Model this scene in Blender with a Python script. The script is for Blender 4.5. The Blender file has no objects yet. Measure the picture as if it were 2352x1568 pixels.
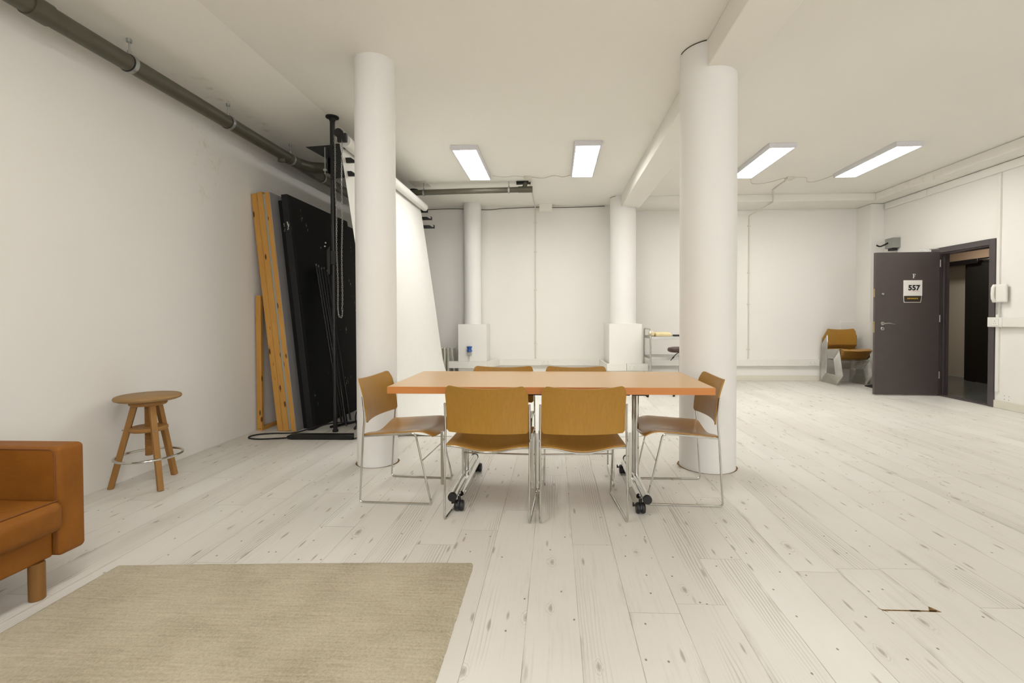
import bpy, math, random
from mathutils import Vector, Matrix
random.seed(7)
PI = math.pi
scene = bpy.context.scene
COL = scene.collection
R = math.radians

# ------------------------------------------------------------------ colours / materials
def lin(c):
    def f(v):
        v /= 255.0
        return v / 12.92 if v <= 0.04045 else ((v + 0.055) / 1.055) ** 2.4
    return (f(c[0]), f(c[1]), f(c[2]), 1.0)

class NT:
    def __init__(s, name):
        s.m = bpy.data.materials.new(name); s.m.use_nodes = True
        s.t = s.m.node_tree; s.b = s.t.nodes['Principled BSDF']
        s._tc = None
    def n(s, typ, **kw):
        nd = s.t.nodes.new(typ)
        for k, v in kw.items(): setattr(nd, k, v)
        return nd
    def l(s, a, b): s.t.links.new(a, b)
    def put(s, sock, v):
        if hasattr(v, 'links') or isinstance(v, bpy.types.NodeSocket): s.l(v, sock)
        else: sock.default_value = v
    def tc(s, which='Object'):
        if s._tc is None: s._tc = s.n('ShaderNodeTexCoord')
        return s._tc.outputs[which]
    def map(s, scale=(1, 1, 1), loc=(0, 0, 0), rot=(0, 0, 0), src=None):
        mp = s.n('ShaderNodeMapping')
        mp.inputs['Scale'].default_value = scale; mp.inputs['Location'].default_value = loc
        mp.inputs['Rotation'].default_value = rot
        s.l(src if src is not None else s.tc(), mp.inputs['Vector'])
        return mp.outputs[0]
    def math(s, op, a, b=None, c=None, clamp=False):
        nd = s.n('ShaderNodeMath', operation=op, use_clamp=clamp)
        s.put(nd.inputs[0], a)
        if b is not None: s.put(nd.inputs[1], b)
        if c is not None: s.put(nd.inputs[2], c)
        return nd.outputs[0]
    def noise(s, vec, scale=5, detail=3, rough=.5, dist=0.0):
        nd = s.n('ShaderNodeTexNoise')
        nd.inputs['Scale'].default_value = scale; nd.inputs['Detail'].default_value = detail
        nd.inputs['Roughness'].default_value = rough; nd.inputs['Distortion'].default_value = dist
        s.l(vec, nd.inputs['Vector'])
        return nd.outputs['Fac']
    def ramp(s, fac, stops):
        nd = s.n('ShaderNodeValToRGB'); e = nd.color_ramp.elements
        while len(e) < len(stops): e.new(0.5)
        for i, (p, c) in enumerate(stops):
            e[i].position = p; e[i].color = c if len(c) == 4 else (*c, 1)
        s.l(fac, nd.inputs[0]); return nd.outputs[0]
    def mr(s, v, a, b, c=0.0, d=1.0):
        nd = s.n('ShaderNodeMapRange'); s.put(nd.inputs[0], v)
        for i, x in enumerate((a, b, c, d)): nd.inputs[i + 1].default_value = x
        return nd.outputs[0]
    def mix(s, fac, a, b):
        nd = s.n('ShaderNodeMix', data_type='RGBA')
        s.put(nd.inputs[0], fac); s.put(nd.inputs[6], a); s.put(nd.inputs[7], b)
        return nd.outputs[2]
    def bump(s, h, strength=.2, dist=.01):
        nd = s.n('ShaderNodeBump'); nd.inputs['Strength'].default_value = strength
        nd.inputs['Distance'].default_value = dist
        s.l(h, nd.inputs['Height']); s.l(nd.outputs[0], s.b.inputs['Normal'])
    def fin(s, col=None, rough=None, metal=None, spec=None):
        if col is not None: s.put(s.b.inputs['Base Color'], col)
        if rough is not None: s.put(s.b.inputs['Roughness'], rough)
        if metal is not None: s.b.inputs['Metallic'].default_value = metal
        if spec is not None: s.b.inputs['Specular IOR Level'].default_value = spec
        return s.m

def plain(name, rgb, rough=.5, metal=0.0, var=.04, scale=9, bump=0.0, bscale=60, spec=.5):
    t = NT(name); c = lin(rgb)
    a = tuple(min(1, x * (1 + var)) for x in c[:3]) + (1,); b = tuple(x * (1 - var) for x in c[:3]) + (1,)
    f = t.noise(t.tc(), scale, 3)
    col = t.ramp(f, [(.3, b), (.7, a)])
    if bump: t.bump(t.noise(t.tc(), bscale, 4), bump, .004)
    return t.fin(col, rough, metal, spec)

def plaster(name, rgb, stain=None):
    t = NT(name); c = lin(rgb)
    big = t.noise(t.tc(), .7, 3); fine = t.noise(t.tc(), 14, 5, .6)
    col = t.ramp(big, [(.3, tuple(x * .975 for x in c[:3])), (.7, c)])
    if stain:   # local brown damp marks at given world points (points, radius)
        geo = t.n('ShaderNodeNewGeometry').outputs['Position']
        n1 = t.noise(t.tc(), 9, 6, .7)
        for (p, rad, srgb) in stain:
            d = t.n('ShaderNodeVectorMath', operation='SUBTRACT'); t.l(geo, d.inputs[0]); d.inputs[1].default_value = p
            sc = t.n('ShaderNodeVectorMath', operation='DIVIDE'); t.l(d.outputs[0], sc.inputs[0]); sc.inputs[1].default_value = rad
            ln = t.n('ShaderNodeVectorMath', operation='LENGTH'); t.l(sc.outputs[0], ln.inputs[0])
            m = t.math('MULTIPLY', t.mr(ln.outputs['Value'], 0.3, 1.0, 1.0, 0.0), t.mr(n1, .54, .68, 0, 1))
            col = t.mix(t.math('MULTIPLY', m, .42), col, lin(srgb))
    t.bump(t.math('ADD', t.math('MULTIPLY', t.noise(t.tc(), 3, 4), 1.0), t.math('MULTIPLY', fine, .25)), .12, .02)
    return t.fin(col, .75, spec=.3)

def wood(name, light, dark, axis=1, scale=1.0, contrast=.6, rough=.38, knots=False, ring=18, coat=0.0, streak=None):
    """grain runs along the given axis of the object's coordinates"""
    t = NT(name)
    sc = [ring * scale] * 3; sc[axis] = .9 * scale
    v = t.map(tuple(sc))
    g1 = t.noise(v, 3.0, 6, .65, .3)
    sc2 = [60 * scale] * 3; sc2[axis] = 2.0 * scale
    g2 = t.noise(t.map(tuple(sc2)), 4.0, 4, .6)
    f = t.math('ADD', t.math('MULTIPLY', g1, .65), t.math('MULTIPLY', g2, .35))
    w = .25 / max(contrast, .01)
    col = t.ramp(f, [(max(0, .5 - w), lin(dark)), (min(1, .5 + w), lin(light))])
    if knots:
        sk = [17.0] * 3; sk[axis] = 5.5
        vo = t.n('ShaderNodeTexVoronoi'); vo.inputs['Scale'].default_value = 1.0
        oi_ = t.n('ShaderNodeObjectInfo'); av = t.n('ShaderNodeVectorMath', operation='ADD'); t.l(t.tc(), av.inputs[0])
        cb = t.n('ShaderNodeCombineXYZ'); t.l(t.math('MULTIPLY', oi_.outputs['Random'], 9.0), cb.inputs[0]); t.l(t.math('MULTIPLY', oi_.outputs['Random'], 23.0), cb.inputs[2]); t.l(cb.outputs[0], av.inputs[1])
        t.l(t.map(tuple(sk), src=av.outputs[0]), vo.inputs['Vector'])
        kf = t.mr(vo.outputs['Distance'], .13, .2, 1, 0)
        ringf = t.math('MULTIPLY', t.math('SINE', t.math('MULTIPLY', vo.outputs['Distance'], 60)), t.mr(vo.outputs['Distance'], .15, .55, .35, 0))
        col = t.mix(t.math('MAXIMUM', ringf, 0.0), col, lin(dark))
        col = t.mix(kf, col, lin((92, 58, 28)))
    t.bump(g2, .05, .002)
    t.b.inputs['Specular IOR Level'].default_value = .28; t.b.inputs['Coat Weight'].default_value = coat; t.b.inputs['Coat Roughness'].default_value = .25
    return t.fin(col, rough)

def floor_material():
    t = NT('white_washed_pine_boards')
    sep = t.n('ShaderNodeSeparateXYZ'); t.l(t.tc(), sep.inputs[0])
    X, Y = sep.outputs[0], sep.outputs[1]
    W, L = .197, 1.93
    u = t.math('DIVIDE', t.math('SUBTRACT', X, .09 - 40 * W), W)
    row = t.math('FLOOR', u); fu = t.math('FRACT', u)
    wn = t.n('ShaderNodeTexWhiteNoise', noise_dimensions='1D'); t.l(row, wn.inputs['W'])
    v = t.math('ADD', t.math('DIVIDE', Y, L), t.math('MULTIPLY', wn.outputs['Value'], 5.37))
    v = t.math('ADD', v, 20.0)
    idv = t.math('FLOOR', v); fv = t.math('FRACT', v)
    pid = t.math('ADD', t.math('MULTIPLY', row, 17.3), t.math('MULTIPLY', idv, 3.71))
    wn2 = t.n('ShaderNodeTexWhiteNoise', noise_dimensions='1D'); t.l(pid, wn2.inputs['W'])
    rnd = wn2.outputs['Value']
    # seams
    du = t.math('MULTIPLY', t.math('MINIMUM', fu, t.math('SUBTRACT', 1.0, fu)), W)
    dv = t.math('MULTIPLY', t.math('MINIMUM', fv, t.math('SUBTRACT', 1.0, fv)), L)
    cmb = t.n('ShaderNodeCombineXYZ'); t.l(X, cmb.inputs[0]); t.l(Y, cmb.inputs[1]); t.l(t.math('MULTIPLY', rnd, 31.0), cmb.inputs[2])
    P = cmb.outputs[0]
    cm2 = t.n('ShaderNodeCombineXYZ'); t.l(t.math('ADD', X, t.math('MULTIPLY', rnd, 7.3)), cm2.inputs[0]); t.l(t.math('ADD', Y, t.math('MULTIPLY', rnd, 13.7)), cm2.inputs[1])
    Q = cm2.outputs[0]
    seamn = t.noise(t.map((3, 1.6, 1), src=P), 2.2, 4, .6)
    su = t.math('MULTIPLY', t.mr(du, .0006, .0018, 1, 0), t.mr(seamn, .38, .62, .12, 1))
    sv = t.math('MULTIPLY', t.mr(dv, .0006, .0016, 1, 0), t.mr(rnd, 0, 1, .45, 1))
    seam = t.math('MAXIMUM', su, sv)
    # grain: fine streaks, cathedral figure and knots
    g = t.noise(t.map((75, 4.0, 1), src=P), 1.0, 5, .6, .25)
    gm = t.noise(t.map((5, .8, 1), src=P), 1.0, 3, .5)
    streak = t.math('MULTIPLY', t.mr(g, .5, .72, 0, 1), t.mr(gm, .42, .7, .08, 1))
    wv = t.n('ShaderNodeTexWave', wave_type='BANDS', bands_direction='X', wave_profile='SAW')
    wv.inputs['Scale'].default_value = 22; wv.inputs['Distortion'].default_value = 9.0; wv.inputs['Detail'].default_value = 2.5
    wv.inputs['Detail Scale'].default_value = .6
    t.l(t.map((1, .11, 1), src=P), wv.inputs['Vector'])
    fm = t.noise(t.map((4.5, .55, 1), loc=(5, 3, 2), src=P), 1.0, 2, .5)
    edge = t.math('MULTIPLY', t.math('MULTIPLY', t.mr(du, .0, .028, 1, 0), t.mr(t.noise(t.map((9, 2.0, 1), loc=(1, 8, 4), src=P), 1.0, 4, .65), .56, .68, 0, 1)), .55)
    fig = t.math('MULTIPLY', t.mr(wv.outputs['Fac'], .62, .95, 0, 1), t.mr(fm, .56, .66, 0, 1))
    vk = t.n('ShaderNodeTexVoronoi', voronoi_dimensions='2D'); vk.inputs['Scale'].default_value = 1.0; vk.inputs['Randomness'].default_value = 1.0
    t.l(t.map((5.2, 2.2, 1), src=Q), vk.inputs['Vector'])
    vks = t.n('ShaderNodeSeparateColor'); t.l(vk.outputs['Color'], vks.inputs[0])
    kd0 = t.math('ADD', vk.outputs['Distance'], t.math('MULTIPLY', t.math('SUBTRACT', g, .5), .13))
    kd = t.math('MULTIPLY', kd0, t.mr(vks.outputs[1], 0, 1, .9, 2.2))
    keep = t.mr(vks.outputs[0], .74, .77, 0, 1)
    kn = t.math('MULTIPLY', t.mr(kd, .045, .085, .9, 0), keep)
    krs = t.math('MULTIPLY', t.math('MULTIPLY', t.mr(t.math('SINE', t.math('MULTIPLY', kd, 95)), .1, .8, 0, .6), t.mr(kd, .10, .24, 1, 0)), keep)
    vn = t.n('ShaderNodeTexVoronoi', voronoi_dimensions='2D'); vn.inputs['Scale'].default_value = 1.0
    t.l(t.map((8.5, 6.0, 1), loc=(3, 7, 0), src=Q), vn.inputs['Vector'])
    vns = t.n('ShaderNodeSeparateColor'); t.l(vn.outputs['Color'], vns.inputs[0])
    nails = t.math('MULTIPLY', t.mr(vn.outputs['Distance'], .024, .042, 1, 0), t.mr(vns.outputs[1], .62, .66, 0, 1))
    vd = t.n('ShaderNodeTexVoronoi', voronoi_dimensions='2D'); vd.inputs['Scale'].default_value = 1.0
    t.l(t.map((17, 3.4, 1), loc=(11, 5, 0), src=Q), vd.inputs['Vector'])
    vds = t.n('ShaderNodeSeparateColor'); t.l(vd.outputs['Color'], vds.inputs[0])
    dash = t.math('MULTIPLY', t.mr(t.math('ADD', vd.outputs['Distance'], t.math('MULTIPLY', t.math('SUBTRACT', g, .5), .3)), .05, .13, 1, 0), t.mr(vds.outputs[2], .78, .86, 0, 1))
    blot = t.noise(t.map((1.3, .9, 1)), 1.0, 4, .6)
    base = t.mix(t.mr(rnd, 0, 1), lin((220, 216, 208)), lin((229, 226, 219)))
    base = t.mix(t.mr(blot, .35, .7, 0, .5), base, lin((211, 206, 196)))
    col = t.mix(t.math('MULTIPLY', streak, .26), base, lin((158, 151, 138)))
    col = t.mix(t.math('MULTIPLY', dash, .62), col, lin((138, 128, 110)))
    col = t.mix(edge, col, lin((160, 154, 142)))
    col = t.mix(t.math('MULTIPLY', fig, .6), col, lin((146, 139, 128)))
    col = t.mix(t.math('MULTIPLY', krs, .6), col, lin((150, 142, 128)))
    col = t.mix(t.math('MULTIPLY', kn, .6), col, lin((135, 124, 106)))
    col = t.mix(t.math('MULTIPLY', nails, .8), col, lin((104, 88, 62)))
    col = t.mix(t.math('MULTIPLY', seam, .75), col, lin((120, 104, 78)))
    h = t.math('SUBTRACT', t.math('MULTIPLY', g, .15), t.math('MULTIPLY', seam, 1.0))
    t.bump(h, .35, .002)
    return t.fin(col, t.mr(blot, .3, .7, .42, .55), spec=.45)

def rug_material():
    t = NT('woven_wool_pile')
    f1 = t.noise(t.map((1, 1, 1)), 90, 5, .75); f2 = t.noise(t.tc(), 3.2, 4, .6)
    ln = t.noise(t.map((3, 60, 1)), 1.6, 4, .6)
    f = t.math('ADD', t.math('MULTIPLY', f1, .42), t.math('ADD', t.math('MULTIPLY', ln, .24), t.math('MULTIPLY', f2, .34)))
    col = t.ramp(f, [(.36, lin((160, 147, 117))), (.5, lin((199, 187, 158))), (.64, lin((221, 210, 183)))])
    t.bump(t.math('ADD', t.math('MULTIPLY', f1, .7), t.math('MULTIPLY', ln, .6)), .9, .012)
    t.b.inputs['Sheen Weight'].default_value = .3
    return t.fin(col, .95, spec=.1)

def leather_material():
    t = NT('tan_leather')
    f = t.noise(t.tc(), 3.5, 4, .55)
    fine = t.noise(t.tc(), 260, 3, .6)
    wr = t.noise(t.map((1.2, 4.5, 3.0)), 2.2, 3, .45, .4)
    col = t.ramp(f, [(.3, lin((124, 75, 24))), (.7, lin((146, 92, 34)))])
    t.bump(t.math('ADD', t.math('MULTIPLY', fine, .05), t.math('MULTIPLY', wr, .8)), .55, .03)
    return t.fin(col, t.mr(f, .3, .7, .45, .58), spec=.16)

def chipped_black(name, base=(17, 17, 17), chips=True):
    t = NT(name)
    f = t.noise(t.map((1.5, 1.5, .6)), 7, 6, .7)
    col = t.ramp(t.noise(t.tc(), 3, 4), [(.3, lin(base)), (.7, lin(tuple(c + 5 for c in base)))])
    if chips:
        g = t.noise(t.tc(), 1.7, 2)
        m = t.math('MULTIPLY', t.mr(f, .655, .668, 0, 1), t.mr(g, .47, .52, 0, 1))
        col = t.mix(m, col, lin((205, 203, 195)))
    return t.fin(col, .55, spec=.3)

M = {}
M['wall'] = plaster('white_painted_plaster', (236, 233, 227), [((-3.02, 4.0, 2.55), (.3, .22, .5), (190, 160, 100)), ((-3.02, 5.0, 2.35), (.3, .2, .35), (190, 160, 110))])
M['ceil'] = plaster('cream_ceiling_paint', (241, 238, 229), [((-2.85, 3.85, 3.01), (.2, .5, .3), (180, 150, 110)), ((-2.85, 4.7, 3.01), (.16, .5, .3), (180, 155, 120)), ((5.4, 7.0, 3.05), (.4, 1.2, .5), (200, 180, 135))])
M['column'] = plaster('white_column_paint', (237, 235, 231))
M['floor'] = floor_material()
M['rug'] = rug_material()
M['leather'] = leather_material()
M['seam'] = plain('dark_tan_stitching', (118, 68, 28), .6)
M['oak_back'] = wood('honey_oak_veneer_upright', (180, 136, 58), (148, 105, 37), axis=2, rough=.4, coat=.08, contrast=.55, ring=26)
M['oak_seat'] = wood('honey_oak_veneer_seat', (182, 137, 68), (150, 106, 44), axis=1, rough=.3, coat=.25, contrast=.55, ring=26)
M['beech'] = wood('beech_laminate', (224, 186, 134), (210, 168, 114), axis=0, rough=.28, coat=.1, contrast=.4, ring=22)  # paler than the edge: grazing reflection painted into the top's colour
M['beech_edge'] = wood('beech_edge_band', (206, 140, 80), (184, 112, 54), axis=0, rough=.35, contrast=.6, ring=30)  # same wood without the painted sheen, for the sides
M['pine'] = wood('knotty_pine_timber', (208, 160, 86), (180, 126, 56), axis=2, rough=.5, knots=True, contrast=.85, ring=26)
M['stoolwood'] = wood('worn_beech', (176, 132, 76), (140, 98, 50), axis=2, rough=.5, contrast=.5, ring=16)
M['stooltop'] = wood('worn_beech_top', (178, 146, 98), (132, 98, 56), axis=0, rough=.5, contrast=.5, ring=12)
M['legwood'] = wood('oiled_oak', (150, 108, 58), (112, 76, 36), axis=2, rough=.5, contrast=.6, ring=26)
M['chrome'] = plain('polished_chrome', (205, 204, 200), .14, 1.0, .03)
M['steel'] = plain('brushed_steel', (180, 178, 172), .3, 1.0, .05)
M['zinc'] = plain('galvanised_zinc', (170, 172, 170), .42, .8, .1)
M['brass'] = plain('dull_brass', (190, 165, 110), .4, .9)
M['plasticblack'] = plain('black_plastic', (24, 24, 25), .45)
M['blackmetal'] = plain('black_powder_coat', (20, 20, 21), .38, 0.0, .08)
M['blackflat'] = chipped_black('chipped_black_scenery_paint')
M['darkflat'] = chipped_black('dark_grey_scenery_paint', (23, 23, 24))
M['lilac'] = plain('pale_lilac_grey_paint', (142, 138, 138), .7, bump=.1)
M['plyedge'] = wood('grey_plywood_edge', (176, 172, 158), (140, 140, 132), axis=2, rough=.6, contrast=.6)
M['pipe'] = plain('grey_green_soil_pipe', (80, 77, 62), .42, 0.0, .08, bump=.03)
M['rubber'] = plain('black_rubber', (18, 18, 18), .7)
M['paper'] = plain('white_seamless_paper', (224, 223, 217), .8, var=.01)
M['lighthousing'] = plain('white_enamel_housing', (222, 220, 224), .45, var=.01)
M['whiteplastic'] = plain('white_plastic', (232, 229, 222), .4, var=.015)
M['greyplastic'] = plain('light_grey_plastic', (176, 176, 168), .45)
M['blueplastic'] = plain('blue_plastic', (36, 82, 158), .4)
M['door'] = plain('aubergine_grey_door_paint', (76, 67, 65), .42, var=.05, bump=.02)
M['doorframe'] = plain('dark_grey_gloss_frame_paint', (84, 77, 77), .35, var=.04)
M['corridorwall'] = plaster('beige_corridor_plaster', (172, 150, 128))
M['corridorlight'] = plaster('pale_corridor_plaster', (196, 192, 178))
M['corridorfloor'] = plain('glossy_grey_screed', (92, 94, 90), .22, var=.1, scale=3)
M['corridordoor'] = plain('black_corridor_door', (22, 21, 20), .5)
M['skirt'] = plain('cream_skirting_paint', (220, 215, 200), .55, var=.02)
M['conduit'] = plain('white_painted_conduit', (218, 212, 200), .5, var=.02)
M['dirt'] = plain('brown_floor_gap', (122, 94, 54), .9, var=.5, scale=60)
M['crack'] = plain('dark_plaster_crack', (92, 82, 62), .9, var=.3, scale=40)
M['cream'] = plain('cream_cotton', (228, 212, 164), .85, var=.06, bump=.3)
M['brownleather'] = plain('brown_vinyl', (66, 46, 38), .35, var=.1)
M['radiator'] = plain('cream_radiator_enamel', (228, 226, 210), .4, var=.03)
M['paperwhite'] = plain('white_card', (226, 222, 216), .6, var=.01)
M['signdark'] = plain('dark_brown_card', (52, 42, 32), .5)
M['ink'] = plain('black_ink', (22, 20, 20), .6)
M['redink'] = plain('faded_red_ink', (206, 128, 112), .6)
M['yellow'] = plain('golden_yellow_ink', (214, 170, 40), .5)
M['greybox'] = plain('grey_hammered_metal', (148, 150, 142), .5, var=.05)
t = NT('lit_opal_diffuser'); t.b.inputs['Emission Color'].default_value = (1.0, .985, .955, 1); t.b.inputs['Emission Strength'].default_value = 28.0
t.fin(lin((240, 240, 238)), .6); M['lit'] = t.m
t = NT('window_glass'); t.b.inputs['Transmission Weight'].default_value = 1.0; t.fin((1, 1, 1, 1), .02); M['glass'] = t.m

# ------------------------------------------------------------------ geometry helpers
class MB:
    def __init__(s): s.v = []; s.f = []
    def add(s, vs, fs):
        o = len(s.v); s.v += [tuple(p) for p in vs]; s.f += [tuple(i + o for i in f) for f in fs]
        return s
    def box(s, x0, x1, y0, y1, z0, z1, M_=None):
        vs = [Vector((x, y, z)) for z in (z0, z1) for y in (y0, y1) for x in (x0, x1)]
        if M_ is not None: vs = [M_ @ p for p in vs]
        return s.add(vs, [(0, 2, 3, 1), (4, 5, 7, 6), (0, 1, 5, 4), (2, 6, 7, 3), (0, 4, 6, 2), (1, 3, 7, 5)])
    def lathe(s, prof, c=(0, 0, 0), seg=32, axis='Z', M_=None):
        """prof: list of (r, z); closed at the ends when r == 0"""
        vs = []; fs = []; n = len(prof)
        for i in range(seg):
            a = 2 * PI * i / seg
            for (r, z) in prof:
                p = (r * math.cos(a), r * math.sin(a), z)
                if axis == 'X': p = (p[2], p[0], p[1])
                elif axis == 'Y': p = (p[1], p[2], p[0])
                p = Vector(p)
                if M_ is not None: p = M_ @ p
                vs.append(p + Vector(c))
        for i in range(seg):
            j = (i + 1) % seg
            for k in range(n - 1):
                fs.append((i * n + k, j * n + k, j * n + k + 1, i * n + k + 1))
        return s.add(vs, fs)
    def cyl(s, c, r, z0, z1, seg=24, axis='Z', r2=None, M_=None, ch=0.0):
        r2 = r if r2 is None else r2
        if ch: prof = [(0, z0), (r - ch, z0), (r, z0 + ch), (r2, z1 - ch), (r2 - ch, z1), (0, z1)]
        else: prof = [(0, z0), (r, z0), (r2, z1), (0, z1)]
        return s.lathe(prof, c, seg, axis, M_)
    def tube(s, pts, r, seg=10, closed=False, rr=None, up=None):
        pts = [Vector(p) for p in pts]; n = len(pts)
        if closed: tan = [(pts[(i + 1) % n] - pts[i - 1]).normalized() for i in range(n)]
        else:
            tan = [(pts[min(i + 1, n - 1)] - pts[max(i - 1, 0)]).normalized() for i in range(n)]
        t0 = tan[0]; u = Vector(up) if up else (Vector((0, 0, 1)) if abs(t0.z) < .9 else Vector((1, 0, 0)))
        u = (u - t0 * u.dot(t0)).normalized(); vs = []; fs = []
        for i, p in enumerate(pts):
            ti = tan[i]; u = u - ti * u.dot(ti)
            u = u.normalized() if u.length > 1e-6 else ti.orthogonal().normalized()
            w = ti.cross(u); q = rr[i] if rr else r
            for k in range(seg):
                a = 2 * PI * (k + .5) / seg
                vs.append(p + (u * math.cos(a) + w * math.sin(a)) * q)
        m = n if closed else n - 1
        for i in range(m):
            j = (i + 1) % n
            for k in range(seg):
                l = (k + 1) % seg
                fs.append((i * seg + k, i * seg + l, j * seg + l, j * seg + k))
        if not closed:
            fs.append(tuple(range(seg))[::-1]); fs.append(tuple((n - 1) * seg + k for k in range(seg)))
        return s.add(vs, fs)
    def prism(s, poly, d0, d1, plane='XZ', M_=None):
        """poly in plane, extruded along the remaining axis from d0 to d1"""
        def mk(a, b, d):
            p = {'XZ': (a, d, b), 'XY': (a, b, d), 'YZ': (d, a, b)}[plane]
            p = Vector(p); return M_ @ p if M_ is not None else p
        n = len(poly)
        vs = [mk(a, b, d0) for a, b in poly] + [mk(a, b, d1) for a, b in poly]
        fs = [tuple(range(n)), tuple(range(2 * n - 1, n - 1, -1))] + [(i, i + n, (i + 1) % n + n, (i + 1) % n) for i in range(n)]
        return s.add(vs, fs)
    def shell(s, A, B, nu, nv):
        """closed solid between surface A(u,v) and B(u,v), u,v in 0..1"""
        vs = []
        for F in (A, B):
            for j in range(nv + 1):
                for i in range(nu + 1): vs.append(Vector(F(i / nu, j / nv)))
        N = (nu + 1) * (nv + 1); fs = []
        idx = lambda i, j, k=0: k * N + j * (nu + 1) + i
        for j in range(nv):
            for i in range(nu):
                fs.append((idx(i, j), idx(i + 1, j), idx(i + 1, j + 1), idx(i, j + 1)))
                fs.append((idx(i, j, 1), idx(i, j + 1, 1), idx(i + 1, j + 1, 1), idx(i + 1, j, 1)))
        for i in range(nu):
            fs.append((idx(i, 0), idx(i, 0, 1), idx(i + 1, 0, 1), idx(i + 1, 0)))
            fs.append((idx(i, nv), idx(i + 1, nv), idx(i + 1, nv, 1), idx(i, nv, 1)))
        for j in range(nv):
            fs.append((idx(0, j), idx(0, j + 1), idx(0, j + 1, 1), idx(0, j, 1)))
            fs.append((idx(nu, j), idx(nu, j, 1), idx(nu, j + 1, 1), idx(nu, j + 1)))
        return s.add(vs, fs)
    def cushion(s, x0, x1, y0, y1, z0, z1, r=.03, bulge=.0, n=14, e=4.0):
        """soft rounded block (superellipsoid-like) with a slightly bulging top"""
        cx, cy, cz = (x0 + x1) / 2, (y0 + y1) / 2, (z0 + z1) / 2
        hx, hy, hz = (x1 - x0) / 2, (y1 - y0) / 2, (z1 - z0) / 2
        me = {}; vs = []; fs = []
        def pt(a, b, c):
            k = (round(a, 5), round(b, 5), round(c, 5))
            if k in me: return me[k]
            # inner core clamp + rounding radius
            p = Vector((a * hx, b * hy, c * hz))
            q = Vector((max(-hx + r, min(hx - r, p.x)), max(-hy + r, min(hy - r, p.y)), max(-hz + r, min(hz - r, p.z))))
            d = p - q
            if d.length > 1e-9: p = q + d.normalized() * r
            p.z += bulge * (1 - a ** 2) * (1 - b ** 2) * (1 if c > 0 else -.3) * abs(c)
            p.x += bulge * .5 * (1 - c ** 2) * (1 - b ** 4) * (1 if a > .9 else 0) * (a)
            me[k] = len(vs); vs.append(p + Vector((cx, cy, cz))); return me[k]
        def g(h):
            k = r / h; L = [-1, -1 + k * .15, -1 + k * .4, -1 + k * .7, -1 + k]
            m = 8
            L += [-1 + k + (2 - 2 * k) * i / m for i in range(1, m)]
            L += [1 - k, 1 - k * .7, 1 - k * .4, 1 - k * .15, 1]
            return L
        gx, gy, gz = g(hx), g(hy), g(hz)
        def face(U, V, F, flip):
            for i in range(len(U) - 1):
                for j in range(len(V) - 1):
                    q = (F(U[i], V[j]), F(U[i + 1], V[j]), F(U[i + 1], V[j + 1]), F(U[i], V[j + 1]))
                    if flip: q = q[::-1]
                    if len(set(q)) >= 3: fs.append(tuple(dict.fromkeys(q)))
        face(gx, gy, lambda a, b: pt(a, b, 1), False); face(gx, gy, lambda a, b: pt(a, b, -1), True)
        face(gx, gz, lambda a, b: pt(a, -1, b), False); face(gx, gz, lambda a, b: pt(a, 1, b), True)
        face(gy, gz, lambda a, b: pt(1, a, b), False); face(gy, gz, lambda a, b: pt(-1, a, b), True)
        return s.add(vs, fs)

def fillet(pts, r, n=6):
    pts = [Vector(p) for p in pts]; out = [pts[0]]
    for i in range(1, len(pts) - 1):
        a, b, c = pts[i - 1], pts[i], pts[i + 1]
        ri = r[i] if isinstance(r, (list, tuple)) else r
        d1 = (a - b); d2 = (c - b); k = min(ri, d1.length * .45, d2.length * .45)
        p, q = b + d1.normalized() * k, b + d2.normalized() * k
        for j in range(n + 1):
            t_ = j / n; out.append(p.lerp(b, t_).lerp(b.lerp(q, t_), t_))
    out.append(pts[-1]); return out

def obj(name, mb, mat, parent=None, bevel=0.0, loc=None, smooth=True, angle=35, recalc=True):
    import bmesh
    me = bpy.data.meshes.new(name); me.from_pydata(mb.v, [], mb.f)
    bm = bmesh.new(); bm.from_mesh(me)
    bmesh.ops.remove_doubles(bm, verts=bm.verts, dist=1e-6)
    bmesh.ops.dissolve_degenerate(bm, edges=bm.edges, dist=1e-7)
    bmesh.ops.recalc_face_normals(bm, faces=bm.faces)
    bm.to_mesh(me); bm.free()
    if smooth:
        for p in me.polygons: p.use_smooth = True
        me.set_sharp_from_angle(angle=R(angle))
    me.materials.append(mat)
    o = bpy.data.objects.new(name, me); COL.objects.link(o)
    if loc is not None: o.location = loc
    if parent is not None: o.parent = parent
    if bevel:
        b = o.modifiers.new('edge', 'BEVEL'); b.width = bevel; b.segments = 2; b.limit_method = 'ANGLE'; b.angle_limit = R(40)
        b.harden_normals = False
    return o

def tag(o, label, cat, group=None):
    o['label'] = label; o['category'] = cat
    if group: o['group'] = group
    return o
def thing(name, label, cat, loc=(0, 0, 0), rz=0.0, group=None):
    o = bpy.data.objects.new(name, None); COL.objects.link(o)
    o.location = loc; o.rotation_euler = (0, 0, rz); o.empty_display_size = .1
    return tag(o, label, cat, group)
def struct(name, mb, mat, parent=None, **kw):
    o = obj(name, mb, mat, parent, **kw)
    if parent is None: o['kind'] = 'structure'
    return o
def sroot(name, loc=(0, 0, 0)):
    o = bpy.data.objects.new(name, None); COL.objects.link(o); o.location = loc; o['kind'] = 'structure'; return o
def dup(root, loc, rz=0.0, label=None, group=None):
    def cp(o, par):
        c = o.copy(); COL.objects.link(c)
        if par is not None:
            c.parent = par; c.matrix_parent_inverse = o.matrix_parent_inverse.copy()
        for ch in list(o.children): cp(ch, c)
        return c
    r = cp(root, None); r.location = loc; r.rotation_euler = (0, 0, rz)
    if label: r['label'] = label
    if group: r['group'] = group
    return r
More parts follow.
